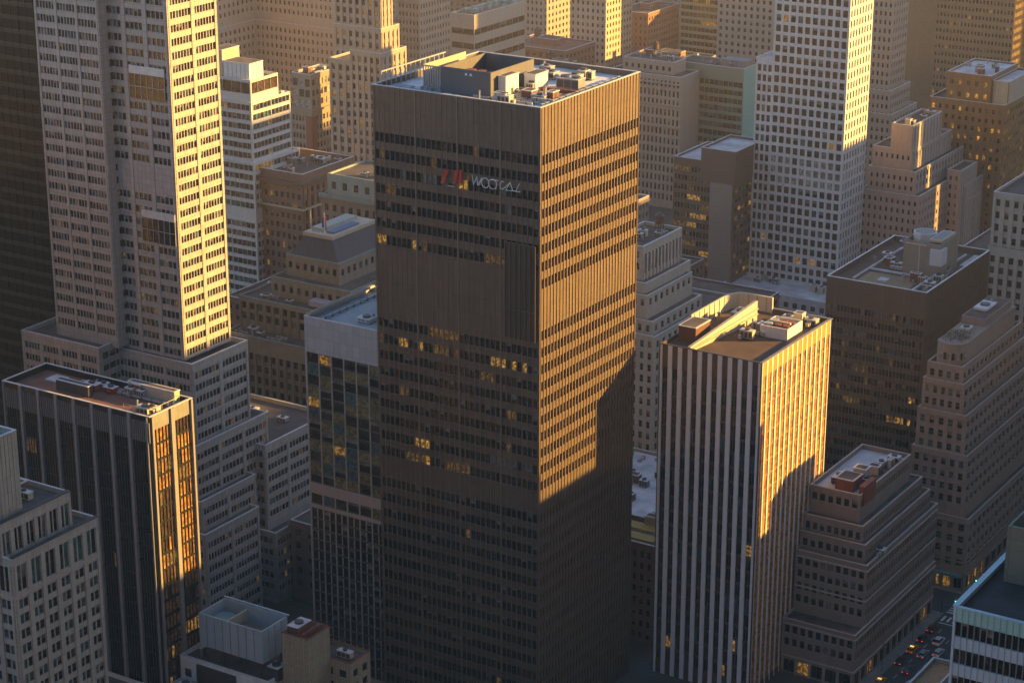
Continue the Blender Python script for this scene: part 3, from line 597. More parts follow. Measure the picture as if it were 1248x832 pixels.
o = bulkhead(Wb, -87.0, -60.5, 262.5, 282, 143.6, 8.2, mat('olive_panel', (.16, .17, .14), .6, .12, .5, joints=(2.2, 30, .03)), False, 'plant_storey', True)
ahu(o, -84, 268, 149, 6, 5, 3.2, M_GALV); duct(o, -85, -74, 265.5, 148.6, .7, 'x', mat('blue_pipe', (.2, .3, .4)))
L = [[(-81.5, 262.2, 143.8), (-81.4, 262.2, 146.5), (-80.6, 262.2, 148.2), (-79.2, 262.2, 149.2), (-76, 262.2, 149.6)]]
tubes('green_pipe', L, .38, mat('green_paint', (.10, .42, .12), .5, .1), Wb, 8)
fin(b, base=(-74, 266, 0))
b = Bld('low_building', 'low block with tan flat roof and pale blue rim before the street, bottom right', mat('tan_render', (.34, .27, .19), .85, .15, .5), 'building', None, 82, glazing=((G_DARK, 9), (G_MID, 1)), cop=mat('blue_coping', (0, 0, 0)))
b.tier(-167.5, -138, 415, 458.4, 0, 25, F=dict(k='punch', n=7, fh=3.8, top=1.5), S=dict(k='punch', n=10, fh=3.8, top=1.5), par=1.2, roof=mat('tan_membrane', (.30, .21, .12)))
bulkhead(b.o, -161.5, -155, 446, 456, 23.8, 1.0, M_STEEL, False); fin(b, base=(-153, 437, 0))

# ---- H: white block with blue-grey roof plant, bottom; cream block beside it
WH = mat('white_render', (.78, .80, .84), .8, .16, .5)
b = Bld('low_building', 'white block with a blue-grey open topped plant enclosure on its roof, bottom left of centre', WH, 'building', None, 91, WH, glazing=((G_DARK, 9), (G_BLUE, 2)))
b.tier(-312, -286, 349.5, 366, 0, 33.5, F=dict(k='punch', n=7, fh=3.6, ww=.6, wh=.62, top=2.4, bot=1), S=dict(k='punch', n=4, fh=3.6, ww=.5, wh=.5, top=1.6), par=.9)
b.tier(-312, -284, 336, 349.4, 0, 27.5, F=dict(k='punch', n=7, fh=3.6, top=1.5), S=dict(k='punch', n=4, fh=3.6, ww=.6, top=1.5), par=.9)
b.tier(-331, -312.4, 330, 343, 0, 27, F=dict(k='punch', n=5, fh=3.6, top=1.5), S=dict(k='punch', n=4, fh=3.6, top=1.5), par=.9)
H_ = b.o
BE = mat('blue_grey_cladding', (.38, .46, .52), .5, .1, .4)
bulkhead(H_, -307.2, -288.6, 351, 360.5, 36.9, 8.2, BE, False, 'plant_enclosure', True, ribs=2.3)
q = MB()
for x in (-306, -301, -295, -290): 
    for y in (352, 359.5): q.box(x - .15, x + .15, y - .15, y + .15, 32.6, 36.9, M_STEELD)
q.obj('steel_post', H_)
q = MB(); q.cyl(-303.5, 355.8, 39.1, 43.2, 2.6, mat('teal_fan', (.10, .25, .27), .5, .2), 20); q.box(-300.3, -299.9, 351.4, 360.1, 39, 44.2, M_CREAM); q.box(-299, -290, 354, 357.5, 39, 42.4, M_STEELD); q.box(-307.5, -288.3, 360.5, 360.9, 45.2, 45.5, mat('blue_coping', (0, 0, 0))); q.obj('cooling_unit', H_)
q = MB(); q.box(-307, -295.5, 349.0, 349.46, 28, 32.6, mat('dark_hoarding', (.05, .045, .05), .8, .15)); q.obj('dark_panel', H_)
clutter(H_, -310, -287, 337.5, 347, 26.6, 16, 77); clutter(H_, -310.5, -308, 351, 364, 32.6, 4, 78); clutter(H_, -306, -290, 361.5, 364, 32.6, 6, 79); tank(H_, -309.6, 362, 32.6, 1.2, 2.2); ahu(H_, -288.2, 352, 32.6, 3.0, 3.2, 3.4, M_STEELD); railing(H_, [(-311.5, 336.5), (-284.5, 336.5)], 27.7)
fin(b, base=(-300, 348, 0))
b = Bld('low_building', 'narrow cream brick block with brown sloped roof structures, bottom left of centre', mat('cream_brick', (.46, .39, .27), .9, .14, .8, joints=(.8, .5, .05)), 'building', None, 92, glazing=((G_DARK, 1),), cop=M_RUST)
b.tier(-284.4, -277.2, 353.3, 361.3, 0, 45, F=dict(k='blank'), S=dict(k='blank'), par=.6, roof=M_ROOFB)
b.tier(-283, -271.5, 360.4 + 1, 369, 0, 37, F=dict(k='punch', n=3, fh=3.5, top=1.4), S=dict(k='punch', n=2, fh=3.5, top=1.4), par=.9)
ahu(b.o, -283.5, 354, 44.4, 3, 5, 2.4, M_RUST); duct(b.o, 354, 360.5, -279.2, 44.4, .5, 'y', M_RUST); clutter(b.o, -281, -273, 362.5, 367, 36.1, 3, 9)
fin(b, base=(-281, 357, 0))

# ---- I: banded building
WB = mat('white_band', (.56, .55, .54), .6, .12, .5)
b = Bld('banded_building', 'mid rise with white horizontal bands and white box on top, right of the limestone tower', WB, 'building', None, 101, mat('blue_column', (.42, .47, .52), .6, .1),
        glazing=((G_DARK, 50), (G_MID, 22), (G_BROWN, 10), (G_TEAL, 8), (G_OCHRE, 3), (G_BLIND, 6)))
bf = dict(k='ribbon', fh=3.6, wh=.62, top=.9, ms=2.2, md=-.1, mw=.05, pier=5)
b.tier(-521, -497.6, 612, 641.5, 0, 48, F=bf, S=bf, par=.8, d=.7)
b.tier(-521, -497.8, 612.2, 639.5, 48, 70, F=bf, S=bf, par=.8, d=.7)
b.tier(-521, -498.6, 612.8, 635.7, 69.2, 92.5, F=bf, S=bf, par=.8, d=.7)
b.tier(-521, -499.2, 613.6, 629.5, 91.7, 100.6, F=dict(bf, fh=6, wh=.7, ms=4), S=dict(bf, fh=6, wh=.7, ms=4), par=.8, d=.5)
I_ = b.o; bulkhead(I_, -513, -501, 615.5, 623.5, 99.8, 6.3, M_WHITE, False, 'plant_box', ribs=2); bulkhead(I_, -520, -514, 616, 626, 99.8, 10, M_CREAM, False, 'lift_overrun'); clutter(I_, -507, -500, 625, 634, 91.7, 3, 4)
fin(b, base=(-509, 626, 0))

# ---- J: mansard hotel with flags, stepped stone body
ST = mat('old_limestone', (.27, .235, .19), .9, .2, .5); STD = mat('old_limestone_dark', (.20, .175, .15), .9, .2)
b = Bld('mansard_building', 'old stone building with dark mansard roof, tall pilasters and flagpoles behind the glass tower', ST, 'building', None, 111, STD, glazing=((G_DARK, 60), (G_MID, 25), (G_BLIND, 8), (G_TEAL, 4)), cop=mat('green_copper', (.24, .30, .28), .7, .2))
j = dict(k='punch', fh=3.7, ww=.5, wh=.6, sill=1, top=1.5)
b.tier(-440, -385, 523, 541, 0, 41, F=dict(k='strip', n=18, fw=1.1, fd=.5, fh=3.9, wh=.6, top=5.5, full=False, sub=2), S=dict(j, n=5), par=.8)
b.tier(-440, -392, 531, 556, 40, 51, F=dict(k='strip', n=14, fw=1.1, fd=.45, fh=3.6, wh=.65, top=1.6, full=False, sub=1), S=dict(j, n=5), par=.8)
b.tier(-432, -400, 538, 575, 50, 57, F=dict(j, n=10), S=dict(j, n=10), par=.8)
b.tier(-430, -408.5, 543.6, 577, 56, 63.6, F=dict(j, n=7), S=dict(j, n=10), par=.5)
J = b.o; q = MB(); sl = mat('slate_mansard', (.075, .07, .08), .7, .2, .8, joints=(.9, 30, .06))
lo = [(-429.5, 544.2), (-409.1, 544.2), (-409.1, 576.5), (-429.5, 576.5)]; hi = [(-426.5, 549.5), (-415.5, 549.5), (-415.5, 573), (-426.5, 573)]
i = len(q.v); q.v += [(x, y, 63.0) for x, y in lo] + [(x, y, 69.2) for x, y in hi]; q.f += [(0, 1, 5, 4), (1, 2, 6, 5), (2, 3, 7, 6), (3, 0, 4, 7), (4, 5, 6, 7)]; q.m += [q.mi(sl)] * 5; q.obj('mansard_roof', J)
q = MB(); q.box(-427, -415, 549, 573.5, 69.2, 70.4, M_CREAM); q.box(-425.5, -421, 552, 571, 70.4, 71.6, mat('pale_green_metal', (.35, .40, .37), .6, .1)); q.box(-419.5, -416.5, 552, 566, 70.4, 71.0, mat('blue_tarp', (.08, .16, .30), .6, .1)); q.obj('roof_deck', J)
q = MB(); q.box(-414, -405.5, 534, 537.8, 51.2, 53, mat('lilac_awning', (.42, .38, .48), .7, .1)); q.obj('awning', J)
clutter(J, -438, -395, 525, 529, 40, 9, 55); clutter(J, -438, -400, 533, 536.5, 50, 5, 56)
fin(b, base=(-413, 550, 0))
for (x, c, lab) in ((-424.5, 'white_paint', 'bare white flagpole standing left on the mansard roof deck'), (-419.0, None, 'flagpole with a hanging red, white and blue flag on the mansard roof deck')):
    t = empty('flagpole', lab, 'flagpole'); p = MB(); p.cyl(x, 550.2, 70.4, 78, .1, M_WHITE, 8, .06); p.obj('pole', t)
    fl = MB(); 
    if c is None: fl.box(x + .1, x + .45, 550.15, 550.25, 72.2, 76.6, M_WHITE); fl.box(x + .45, x + .8, 550.12, 550.28, 72.0, 76.6, M_RED); fl.box(x - .9, x - .12, 550.1, 550.3, 72.6, 75.8, mat('flag_blue', (.05, .1, .35), .7, .1)); fl.obj('flag', t)
    BASES[t.name] = (x, 550.2, 70.4)

# ---- K, L, L2, M
RB = mat('red_brick', (.27, .10, .065), .9, .15, .6); BS = mat('brown_limestone', (.32, .26, .21), .9, .14)
b = Bld('office_building', 'brown block with glazed penthouse and red brick corner, left of the bronze tower top', BS, 'building', None, 121, RB, glazing=((G_DARK, 5), (G_MID, 3), (G_BLIND, 1)))
b.tier(-546.6, -536.1, 697.9, 724.5, 0, 68, F=dict(k='punch', n=6, fh=3.7, ww=.6, wh=.6), S=dict(k='punch', n=12, fh=3.7, ww=.6, wh=.6), par=.6)
b.tier(-546.1, -536.4, 698.2, 717, 67.4, 83.3, F=dict(k='punch', n=3, fh=4.4, ww=.8, wh=.7, gl=((G_PALE, 2), (G_MID, 3))), S=dict(k='punch', n=7, fh=4.2, ww=.7, wh=.6, gl=((G_PALE, 2), (G_MID, 3))), par=1)
q = MB(); q.box(-547, -535.5, 697.3, 725, 68, 68.7, BS); q.box(-536.05, -535.8, 698, 701, 30, 66, RB); q.box(-539, -536, 697.5, 697.85, 30, 66, RB); q.box(-536.05, -535.8, 720.5, 724.4, 30, 66, RB); q.obj('cornice', b.o)
clutter(b.o, -545, -538, 701, 714, 82.3, 6, 8); fin(b, base=(-541, 711, 0))
b = Bld('cornice_building', 'dark brick building with deep roof cornice between banded block and bronze tower', mat('dark_brick', (.22, .13, .10), .9, .2), 'building', None, 131, BS, glazing=((G_DARK, 6), (G_OCHRE, 1), (G_MID, 2)))
b.tier(-505, -478.6, 615.9, 647.4, 0, 67.7, F=dict(k='punch', n=10, fh=3.9, top=3), S=dict(k='punch', n=9, fh=5.2, ww=.5, wh=.8, top=3, pier=.3), par=2.4)
q = MB(); q.box(-505, -477.3, 614.6, 648.5, 63.4, 64.6, mat('dark_cornice', (.13, .09, .075), .8, .2)); q.box(-505, -478, 615.3, 648, 62.3, 63.4, M_RUST); q.box(-505, -478, 615.3, 648, 54, 54.6, M_CREAM); q.obj('cornice', b.o)
clutter(b.o, -500, -482, 620, 645, 65.3, 12, 18); fin(b, base=(-492, 632, 0))
b = Bld('cornice_building', 'brown stone building with pale green copper attic storey just left of the bronze tower', mat('brown_stone', (0, 0, 0)), 'building', None, 141, BS, glazing=((G_DARK, 6), (G_MID, 2)), cop=mat('green_copper', (0, 0, 0)))
b.tier(-457, -425, 599.3, 625, 0, 67.5, F=dict(k='punch', n=9, fh=4.2, ww=.5, wh=.6, top=2.6, sill=1), S=dict(k='blank'), par=.5)
b.tier(-455.5, -426, 601, 624, 67, 74.6, W=mat('pale_green_render', (.33, .38, .35), .8, .15), F=dict(k='punch', n=6, fh=5, ww=.42, wh=.55, top=1.5), S=dict(k='blank'), par=.6)
q = MB(); q.box(-458, -424.5, 598.2, 599.3, 66.6, 67.8, mat('green_copper', (0, 0, 0))); q.obj('cornice', b.o)
clutter(b.o, -450, -430, 604, 620, 74, 7, 19); fin(b, base=(-441, 612, 0))
TG = mat('tan_stone', (.40, .33, .27), .9, .14, .5)
b = Bld('gothic_tower', 'tan stone tower with gold lit stepped side rising behind the bronze tower at upper left', TG, 'skyscraper', None, 151, mat('tan_stone_trim', (.46, .39, .32), .9, .12), glazing=((G_DARK, 6), (G_MID, 3), (G_OCHRE, 1)))
m_ = dict(k='punch', fh=3.7, ww=.5, wh=.62, pier=.25)
b.tier(-510, -494.9, 689.9, 706.7, 0, 97.9, F=dict(m_, n=5), S=dict(m_, n=5, ww=.35), par=.8)
b.tier(-517.8, -495.1, 690.2, 702.3, 97.1, 107.6, F=dict(m_, n=7), S=dict(m_, n=4, ww=.35), par=.8)
b.tier(-517.5, -495.4, 690.5, 698.4, 106.8, 150, F=dict(m_, n=7, ww=.55), S=dict(m_, n=3, ww=.35), par=.8)
b.tier(-525, -510.2, 696, 712, 0, 92, F=dict(m_, n=4), S=dict(m_, n=4), par=.8)
fin(b, base=(-503, 698, 0))

# ---- N and the background at the top left
NB = mat('hazy_brown_stone', (.46, .37, .29), .9, .14)  # haze lightening put into this background colour
b = Bld('office_building', 'broad brown stone block with a pale belt course filling the top left background', NB, 'building', None, 161, mat('belt_stone', (.42, .37, .32), .9, .1), glazing=((G_DARK, 6), (G_MID, 3)))
n_ = dict(k='punch', fh=3.8, ww=.45, wh=.52)
b.tier(-690, -628, 700, 777, 0, 84.3, F=dict(n_, n=16), S=dict(n_, n=24), par=.6); b.tier(-690, -628.3, 700.3, 777, 84, 112, F=dict(n_, n=16), S=dict(n_, n=24), par=.6)
b.tier(-628.2, -583.6, 777.6, 810, 0, 84.3, F=dict(n_, n=17), S=dict(n_, n=8), par=.6); b.tier(-628, -584, 777.9, 810, 84, 112, F=dict(n_, n=17), S=dict(n_, n=8), par=.6)
b.tier(-583.5, -570, 779, 806, 0, 66, F=dict(n_, n=6), S=dict(n_, n=8), par=.6)
fin(b, base=(-630, 780, 0))

# ---- P: white stone ziggurat between the two towers
PS = mat('white_stone', (.50, .45, .38), .85, .14, .5)
b = Bld('setback_building', 'cream stone stepped building with tall columned crown behind the bronze tower on its right', PS, 'building', None, 171, mat('white_stone_trim', (.56, .50, .43), .85, .1), glazing=((G_DARK, 5), (G_MID, 3), (G_BLIND, 2), (G_BLUE, 1)), frame=M_STEEL)
p_ = dict(k='punch', fh=3.7, ww=.45, wh=.6, top=1.0, sill=1)
b.tier(-320, -295.9, 550.5, 600, 0, 57.1, F=dict(p_, n=9), S=dict(p_, n=13), par=.7)
b.tier(-320, -297.9, 552.8, 584.6, 56.4, 60.9, F=dict(p_, n=8, top=.6), S=dict(p_, n=8, top=.6), par=.6)
b.tier(-320, -301.4, 555.5, 584.5, 60.3, 67.8, F=dict(p_, n=7, top=.5), S=dict(p_, n=8, top=.5), par=.5)
b.tier(-320, -303.6, 558.5, 587.3, 67.3, 70.6, F=dict(k='blank'), S=dict(k='blank'), par=.5)
b.tier(-320, -306.6, 561.8, 586.7, 70.1, 80.9, F=dict(p_, n=4), S=dict(k='strip', n=11, fw=.9, fd=.25, fh=6.6, wh=.93, top=2.6, sub=1, full=False, gl=((G_DARK, 4), (G_PALE, 1))), par=1.0)
clutter(b.o, -318, -308, 564, 584, 79.9, 12, 66); tank(b.o, -313, 584, 79.9, 1.5, 2.5); fin(b, base=(-308, 575, 0))

# ---- Q: brown block with cube tower and pale blank pier
QB = mat('brown_cube_panel', (.17, .115, .09), .7, .06, .4); QP = mat('pale_pier', (.30, .26, .225), .7, .06, .4)
b = Bld('office_building', 'dark brown block with blank cube above a pale pier, left of the gridded tower', QB, 'building', None, 181, QP, glazing=((G_DARK, 4), (G_BROWN, 4), (G_DIM, 3), (G_TEAL, 1), (G_LIT, 1)))
b.tier(-397, -370.2, 752, 781, 0, 56.6, F=dict(k='ribbon', fh=3.8, wh=.55, top=3.2, ms=1.5, md=-.1), S=dict(k='punch', n=9, fh=3.8, ww=.8, wh=.5), par=1.0, roof=M_ROOFW)
b.tier(-384.5, -369.6, 751.2, 776, 48.5, 62, F=dict(k='blank'), S=dict(k='blank'), par=1.0, roof=M_ROOFW)
q = MB(); q.box(-380.5, -370.8, 751.1, 752.0, 0, 48.5, QP); q.box(-370.1, -368.6, 772, 781.5, 0, 61.5, mat('ochre_pier', (.45, .30, .13), .7, .1)); q.obj('pier', b.o)
fin(b, base=(-383, 766, 0))

# ---- R, R2 behind
b = Bld('office_building', 'green tinted glass block with turquoise end wall behind the gridded tower', mat('olive_glass_panel', (.24, .28, .20), .5, .08, .4), 'building', None, 191, mat('olive_mullion', (.26, .25, .18), .5, .1), glazing=((G_DARK, 4), (G_TEAL, 2), (G_MID, 3), (G_BROWN, 2)))
b.tier(-466, -431.5, 882.2, 898, 0, 64.7, F=dict(k='ribbon', fh=3.9, wh=.6, top=6.5, ms=2.4, md=-.1, TW=mat('olive_glass_panel', (0, 0, 0))), S=dict(k='blank', W=mat('turquoise_panel', (.22, .52, .48), .5, .06)), par=1)
clutter(b.o, -460, -430, 884, 893, 63.7, 8, 14); q = MB(); q.box(-445, -432, 886, 893, 63.7, 67.4, M_STEEL); q.obj('plant_room', b.o); fin(b, base=(-445, 889, 0))
b = Bld('office_building', 'brown stone block with belt cornices just right of the bronze tower roof', NB, 'building', None, 201, mat('belt_stone', (0, 0, 0)), glazing=((G_DARK, 6), (G_MID, 3), (G_TEAL, 1)))
b.tier(-490, -453.4, 863.1, 881, 0, 61.7, F=dict(n_, n=17, fh=4.4, ww=.5, wh=.66), S=dict(k='blank'), par=.6)
q = MB()
for z in (38, 48, 58): q.box(-490, -453, 862.3, 863.1, z, z + .7, mat('belt_stone', (0, 0, 0)))
q.obj('cornice', b.o); b.tier(-486, -460, 868, 880, 61, 67, F=dict(n_, n=8), S=dict(k='blank'), par=.6); clutter(b.o, -485, -462, 869, 879, 66.4, 7, 15); fin(b, base=(-471, 872, 0))

# ---- S: white gridded tower
GW2 = mat('white_grid', (.74, .73, .715), .6, .07, .5, joints=(1.65, 3.9, .02))
b = Bld('gridded_tower', 'white gridded tower with square windows at the top right', GW2, 'skyscraper', None, 211, GW2, glazing=((G_BROWN, 40), (G_DARK, 34), (G_MID, 14), (G_OCHRE, 3), (G_TEAL, 3), (G_BLIND, 2)))
gk = dict(k='punch', fh=4.0, ww=.68, wh=.68)
b.tier(-362.3, -331.1, 766.5, 788.3, 0, 128, F=dict(gk, n=10, top=4.6, pale=(16, 17, 18)), S=dict(gk, n=8, top=4.6, ww=.5, pale=(16, 17, 18)), par=1)
b.tier(-369.6, -362.4, 767, 787, 0, 97, F=dict(gk, n=3, top=2), S=dict(k='blank'), par=1, roof=M_ROOFW)
b.tier(-362, -331.4, 766.8, 788, 127, 140, F=dict(k='blank'), S=dict(k='blank'), par=1)
b.tier(-372, -318, 746, 766, 0, 9, F=dict(k='punch', n=14, fh=4), S=dict(k='punch', n=6, fh=4), par=1, roof=M_ROOFW)
clutter(b.o, -365, -325, 749, 763, 8, 9, 27); fin(b, base=(-347, 777, 0))

# ---- T group, upper right
b = Bld('setback_building', 'slim tan apartment tower with terraces directly right of the gridded tower', TG, 'building', None, 221, NB, glazing=((G_DARK, 6), (G_MID, 3)))
b.tier(-375, -363.5, 888.5, 905.2, 0, 110, F=dict(n_, n=5), S=dict(n_, n=6), par=.8); b.tier(-375, -362, 886, 909, 0, 62, F=dict(n_, n=6), S=dict(n_, n=9), par=.8, roof=M_ROOFW); b.tier(-375, -360, 884, 913, 0, 52, F=dict(n_, n=6), S=dict(n_, n=9), par=.8, roof=M_ROOFW)
fin(b, base=(-368, 898, 0))
b = Bld('dark_tower', 'huge hazy dark tower filling the top right corner, its side lit gold', mat('hazy_dark_panel', (.34, .21, .11), .7, .15), 'skyscraper', None, 231, mat('sunlit_gold_fin', (.4, .28, .12), .5, .1), glazing=((G_BROWN, 5), (G_DARK, 6), (G_OCHRE, 1), (G_MID, 1)))  # golden haze put into the panel colour, sunlit gold into the side
b.tier(-395, -354.9, 1020, 1060, 0, 130, F=dict(k='punch', n=22, fh=3.9, ww=.6, wh=.5), S=dict(k='ribbon', fh=3.9, wh=.5, ms=2, md=.3, SP=mat('sunlit_gold_fin', (.4, .28, .12))), par=1)
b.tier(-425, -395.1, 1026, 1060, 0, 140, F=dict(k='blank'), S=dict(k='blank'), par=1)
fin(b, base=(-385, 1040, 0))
AMB = glass('glass_amber_glint', (.30, .17, .04), .25, lit=(1.0, .46, .06), estr=.28)  # glowing panes stand in for warm reflected glints, not lit rooms
b = Bld('office_building', 'brown tower with glowing amber panes painted as glints at the upper right', mat('amber_brown', (.26, .145, .055), .6, .3, 1.2), 'building', None, 241, M_RUST, glazing=((G_BROWN, 6), (G_OCHRE, 3), (AMB, 2.2), (G_DARK, 4), (G_BLIND, 1)))
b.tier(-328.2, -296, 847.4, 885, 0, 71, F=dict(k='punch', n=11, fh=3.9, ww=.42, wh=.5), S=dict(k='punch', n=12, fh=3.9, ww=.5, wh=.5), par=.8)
b.tier(-322, -303.3, 849, 880, 70.2, 82, F=dict(k='punch', n=5, fh=5, ww=.4, wh=.4), S=dict(k='blank'), par=.8, roof=M_ROOFW)
b.tier(-303, -296.2, 851, 880, 70.2, 80, F=dict(k='blank', W=M_CREAM), S=dict(k='blank', W=M_CREAM), par=.8, roof=M_ROOFW)
clutter(b.o, -321, -305, 852, 878, 81.2, 9, 25); fin(b, base=(-312, 866, 0))
PS2 = mat('pink_stone', (.52, .38, .31), .85, .12, .5)
b = Bld('setback_building', 'pink stone stepped tower with white fluted crown between the gridded and amber towers', PS2, 'building', None, 251, mat('pale_flute', (.55, .48, .42), .8, .1), glazing=((G_DARK, 6), (G_MID, 3), (G_BROWN, 1)))
t_ = dict(k='punch', fh=3.7, ww=.4, wh=.5)
b.tier(-333.4, -308.9, 791.9, 859, 0, 43.5, F=dict(t_, n=10), S=dict(t_, n=22), par=.8)
b.tier(-332.4, -312.5, 796, 850, 42.7, 52, F=dict(t_, n=8), S=dict(k='strip', n=16, fw=1.4, fd=.2, fh=3.6, wh=.6, sub=1), par=.8)
b.tier(-332.4, -316, 799.9, 841.9, 51.2, 59.5, F=dict(t_, n=7), S=dict(k='strip', n=14, fw=1.6, fd=.2, fh=3.6, wh=.6, sub=1, full=False), par=.8)
b.tier(-325, -316.3, 799.7, 829.9, 58.7, 69.5, F=dict(k='blank'), S=dict(k='strip', n=9, fw=1.9, fd=.3, fh=3.6, wh=.4, sub=1, gl=((G_MID, 2), (G_BLUE, 2))), par=.8)
for s_ in range(5): b.tier(-309, -303.5 + s_ * .2, 822 + s_ * 4, 826 + s_ * 8 + 14, 0, 48 - s_ * 7, F=dict(t_, n=2), S=dict(k='strip', n=8, fw=1.2, fd=.2, fh=3.6, wh=.6, sub=1), par=.8) if s_ < 3 else None
clutter(b.o, -324, -317, 801, 828, 68.7, 7, 35); fin(b, base=(-318, 820, 0))
b = Bld('office_building', 'cream classical building with giant pilasters at the right edge of the picture', PS, 'building', None, 261, PS, glazing=((G_DARK, 5), (G_MID, 4)))
b.tier(-247.7, -215, 704.9, 740, 55, 74.1, F=dict(k='punch', n=10, fh=4.4, ww=.5, wh=.55, pier=.3, sill=1), S=dict(k='blank'), par=1)
b.tier(-248, -214, 704, 741, 0, 55, F=dict(k='strip', n=10, fw=1.5, fd=.5, fh=4, wh=.6, top=3.2, sub=1, full=False), S=dict(k='blank'), par=0, coping=False)
fin(b, base=(-231, 722, 0))

# ---- far left dark glass tower
b = Bld('glass_tower', 'very dark glass tower at the left edge behind the limestone tower', mat('blue_black_panel', (.012, .014, .018), .35, .15), 'skyscraper', None, 271, mat('blue_black_panel', (0, 0, 0)), glazing=((G_BLACK, 1),))
b.tier(-500, -426, 438, 480, 0, 190, F=dict(k='ribbon', fh=3.9, wh=.7, top=2, ms=3, md=.05), S=dict(k='ribbon', fh=3.9, wh=.7, top=2, ms=3, md=.05), par=1)
fin(b, base=(-463, 459, 0))

# ---- between A and B: low roofs and a small window block
b = Bld('low_building', 'low roof crowded with pale ducts seen in the gap between the two central towers', BS, 'building', None, 281, glazing=((G_DARK, 1),))
b.tier(-304, -262, 500, 546, 0, 22, F=dict(k='punch', n=10, fh=3.8), S=dict(k='punch', n=10, fh=3.8), par=1, roof=M_ROOFW); clutter(b.o, -300, -268, 503, 543, 21, 34, 6); fin(b, base=(-283, 523, 0))
b = Bld('low_building', 'small block with yellow striped skylights on its roof, low between the two central towers', mat('dark_brick', (0, 0, 0)), 'building', None, 291, glazing=((G_DARK, 1),))
b.tier(-268, -250, 471.5, 487, 0, 29, F=dict(k='punch', n=8, fh=3.4, ww=.5, wh=.55), S=dict(k='punch', n=6, fh=3.8), par=1)
YL = mat('yellow_panel', (.45, .31, .05), .5, .1)
for i in range(2): q = MB(); q.box(-266.5, -254, 474 + i * 6, 478 + i * 6, 28.1, 28.9, YL); q.box(-266.8, -253.7, 473.8 + i * 6, 478.2 + i * 6, 28.05, 28.5, M_GALV); q.obj('skylight', b.o)
bulkhead(b.o, -262, -256, 484, 486.5, 28, 3, M_GALV, False); fin(b, base=(-259, 479, 0))

# ---- background blocks beyond
def bgb(name, label, x0, x1, y0, y1, z, wm, seed, n=8, m=10, roof=M_ROOF, kind=None, gl=((G_DARK, 6), (G_MID, 3)), S=None, lim=60, cl=4, z0=0):
    b = Bld(name, label, wm, 'building', None, seed, wm, glazing=gl)
    F = kind or dict(k='punch', n=n, fh=3.8, ww=.45, wh=.52)
    b.tier(x0, x1, y0, y1, z0, z, F=F, S=S or (dict(F, n=m) if 'n' in F else F), par=.8, roof=roof)
    rr = random.Random(seed)
    if z0 == 0 and cl:
        q = MB(); q.box(x0 - .6, x1 + .55, y0 - .55, y0, z - 1.9, z - 1.1, b.W); q.box(x1, x1 + .55, y0, y1, z - 1.9, z - 1.1, b.W); q.obj('cornice', b.o)
        bulkhead(b.o, x0 + (x1 - x0) * .35, x0 + (x1 - x0) * .65, y0 + (y1 - y0) * .4, y0 + (y1 - y0) * .7, z - .8, rr.uniform(3, 5), b.W, False)
        if rr.random() < .6 and x1 - x0 > 12: tank(b.o, x0 + (x1 - x0) * .2, y0 + (y1 - y0) * .7, z - .8)
    if cl: clutter(b.o, x0 + 1, x1 - 3, y0 + 2, y1 - 3, z - .8, cl, seed)
    fin(b, lim, base=((x0 + x1) / 2, (y0 + y1) / 2, 0)); return b.o
BRK = mat('hazy_brick', (.34, .18, .12), .9, .15); HT = mat('hazy_tan', (.55, .45, .34), .9, .12)  # background tones raised to carry the distance haze
bgb('office_building', 'narrow tower end glowing gold in the far top left, behind the brown belted block', -706, -691, 919, 950, 100, HT, 301, 4, 8)
bgb('ornate_building', 'ornate tan building with arched top windows behind the left end of the bronze tower roof', -580.4, -568.3, 822.8, 848.1, 92, TG, 302, 6, 11, lim=100)
bgb('banded_building', 'tan building with dark horizontal window bands and a green roof plant, top centre', -588.2, -574.9, 878.7, 925.2, 75.6, HT, 303, kind=dict(k='ribbon', fh=7.0, wh=.42, top=7, ms=6, md=-.2), roof=mat('red_brown_roof', (.3, .13, .09), .9, .2, .3, False), cl=0)
tg = mat('teal_equipment', (.25, .40, .36), .7, .3); q = MB(); rg = random.Random(4)
for i in range(26): x, y = rg.uniform(-587, -577), rg.uniform(883, 922); q.box(x, x + rg.uniform(1, 3), y, y + rg.uniform(1, 4), 74.9, 75.5 + rg.uniform(.5, 2), tg)
for o_ in bpy.data.objects:
    if o_.get('label', '').startswith('tan building with dark horizontal'): q.obj('roof_plant', o_)
bgb('brick_building', 'low brown brick building with a pinkish roof behind the bronze tower, top centre', -600, -563, 945, 975, 48, BRK, 304, 9, 8, roof=mat('red_brown_roof', (0, 0, 0)))
bgb('low_building', 'low block with pale green glazed attic at top centre', -570, -548, 925, 940, 44, mat('pale_green_render', (0, 0, 0)), 305, 7, 6)
bgb('brick_building', 'hazy brown block with small windows at the top centre edge', -660, -634, 1040, 1110, 62, NB, 306, 9, 18)
bgb('apartment_building', 'tan apartment slab with rows of small windows catching light, top centre right', -592, -570.3, 998.7, 1027.1, 66, HT, 307, 7, 9, lim=100)
bgb('brick_building', 'wide hazy brown block below the top edge, left of the yellowish glass block', -620, -598.7, 1097.3, 1135, 40, BRK, 308, 7, 12)
bgb('brick_building', 'hazy brown slab with small rooftop huts above the brown belted cornice block', -560, -520, 1000, 1030, 36, BRK, 309, 12, 9)
bgb('apartment_building', 'small tan tower rising above the hazy brown roofs, top right of centre', -585, -572, 1130, 1160, 78, HT, 310, 4, 8)
bgb('glass_tower', 'dim yellowish glass office block at the top behind the green glass block', -558, -505, 1060, 1095, 96, mat('olive_glass_panel', (0, 0, 0)), 311, kind=dict(k='ribbon', fh=3.9, wh=.6, top=2, ms=2.5, md=-.1), gl=((G_BROWN, 4), (G_DARK, 3), (G_OCHRE, 1), (G_MID, 3)))
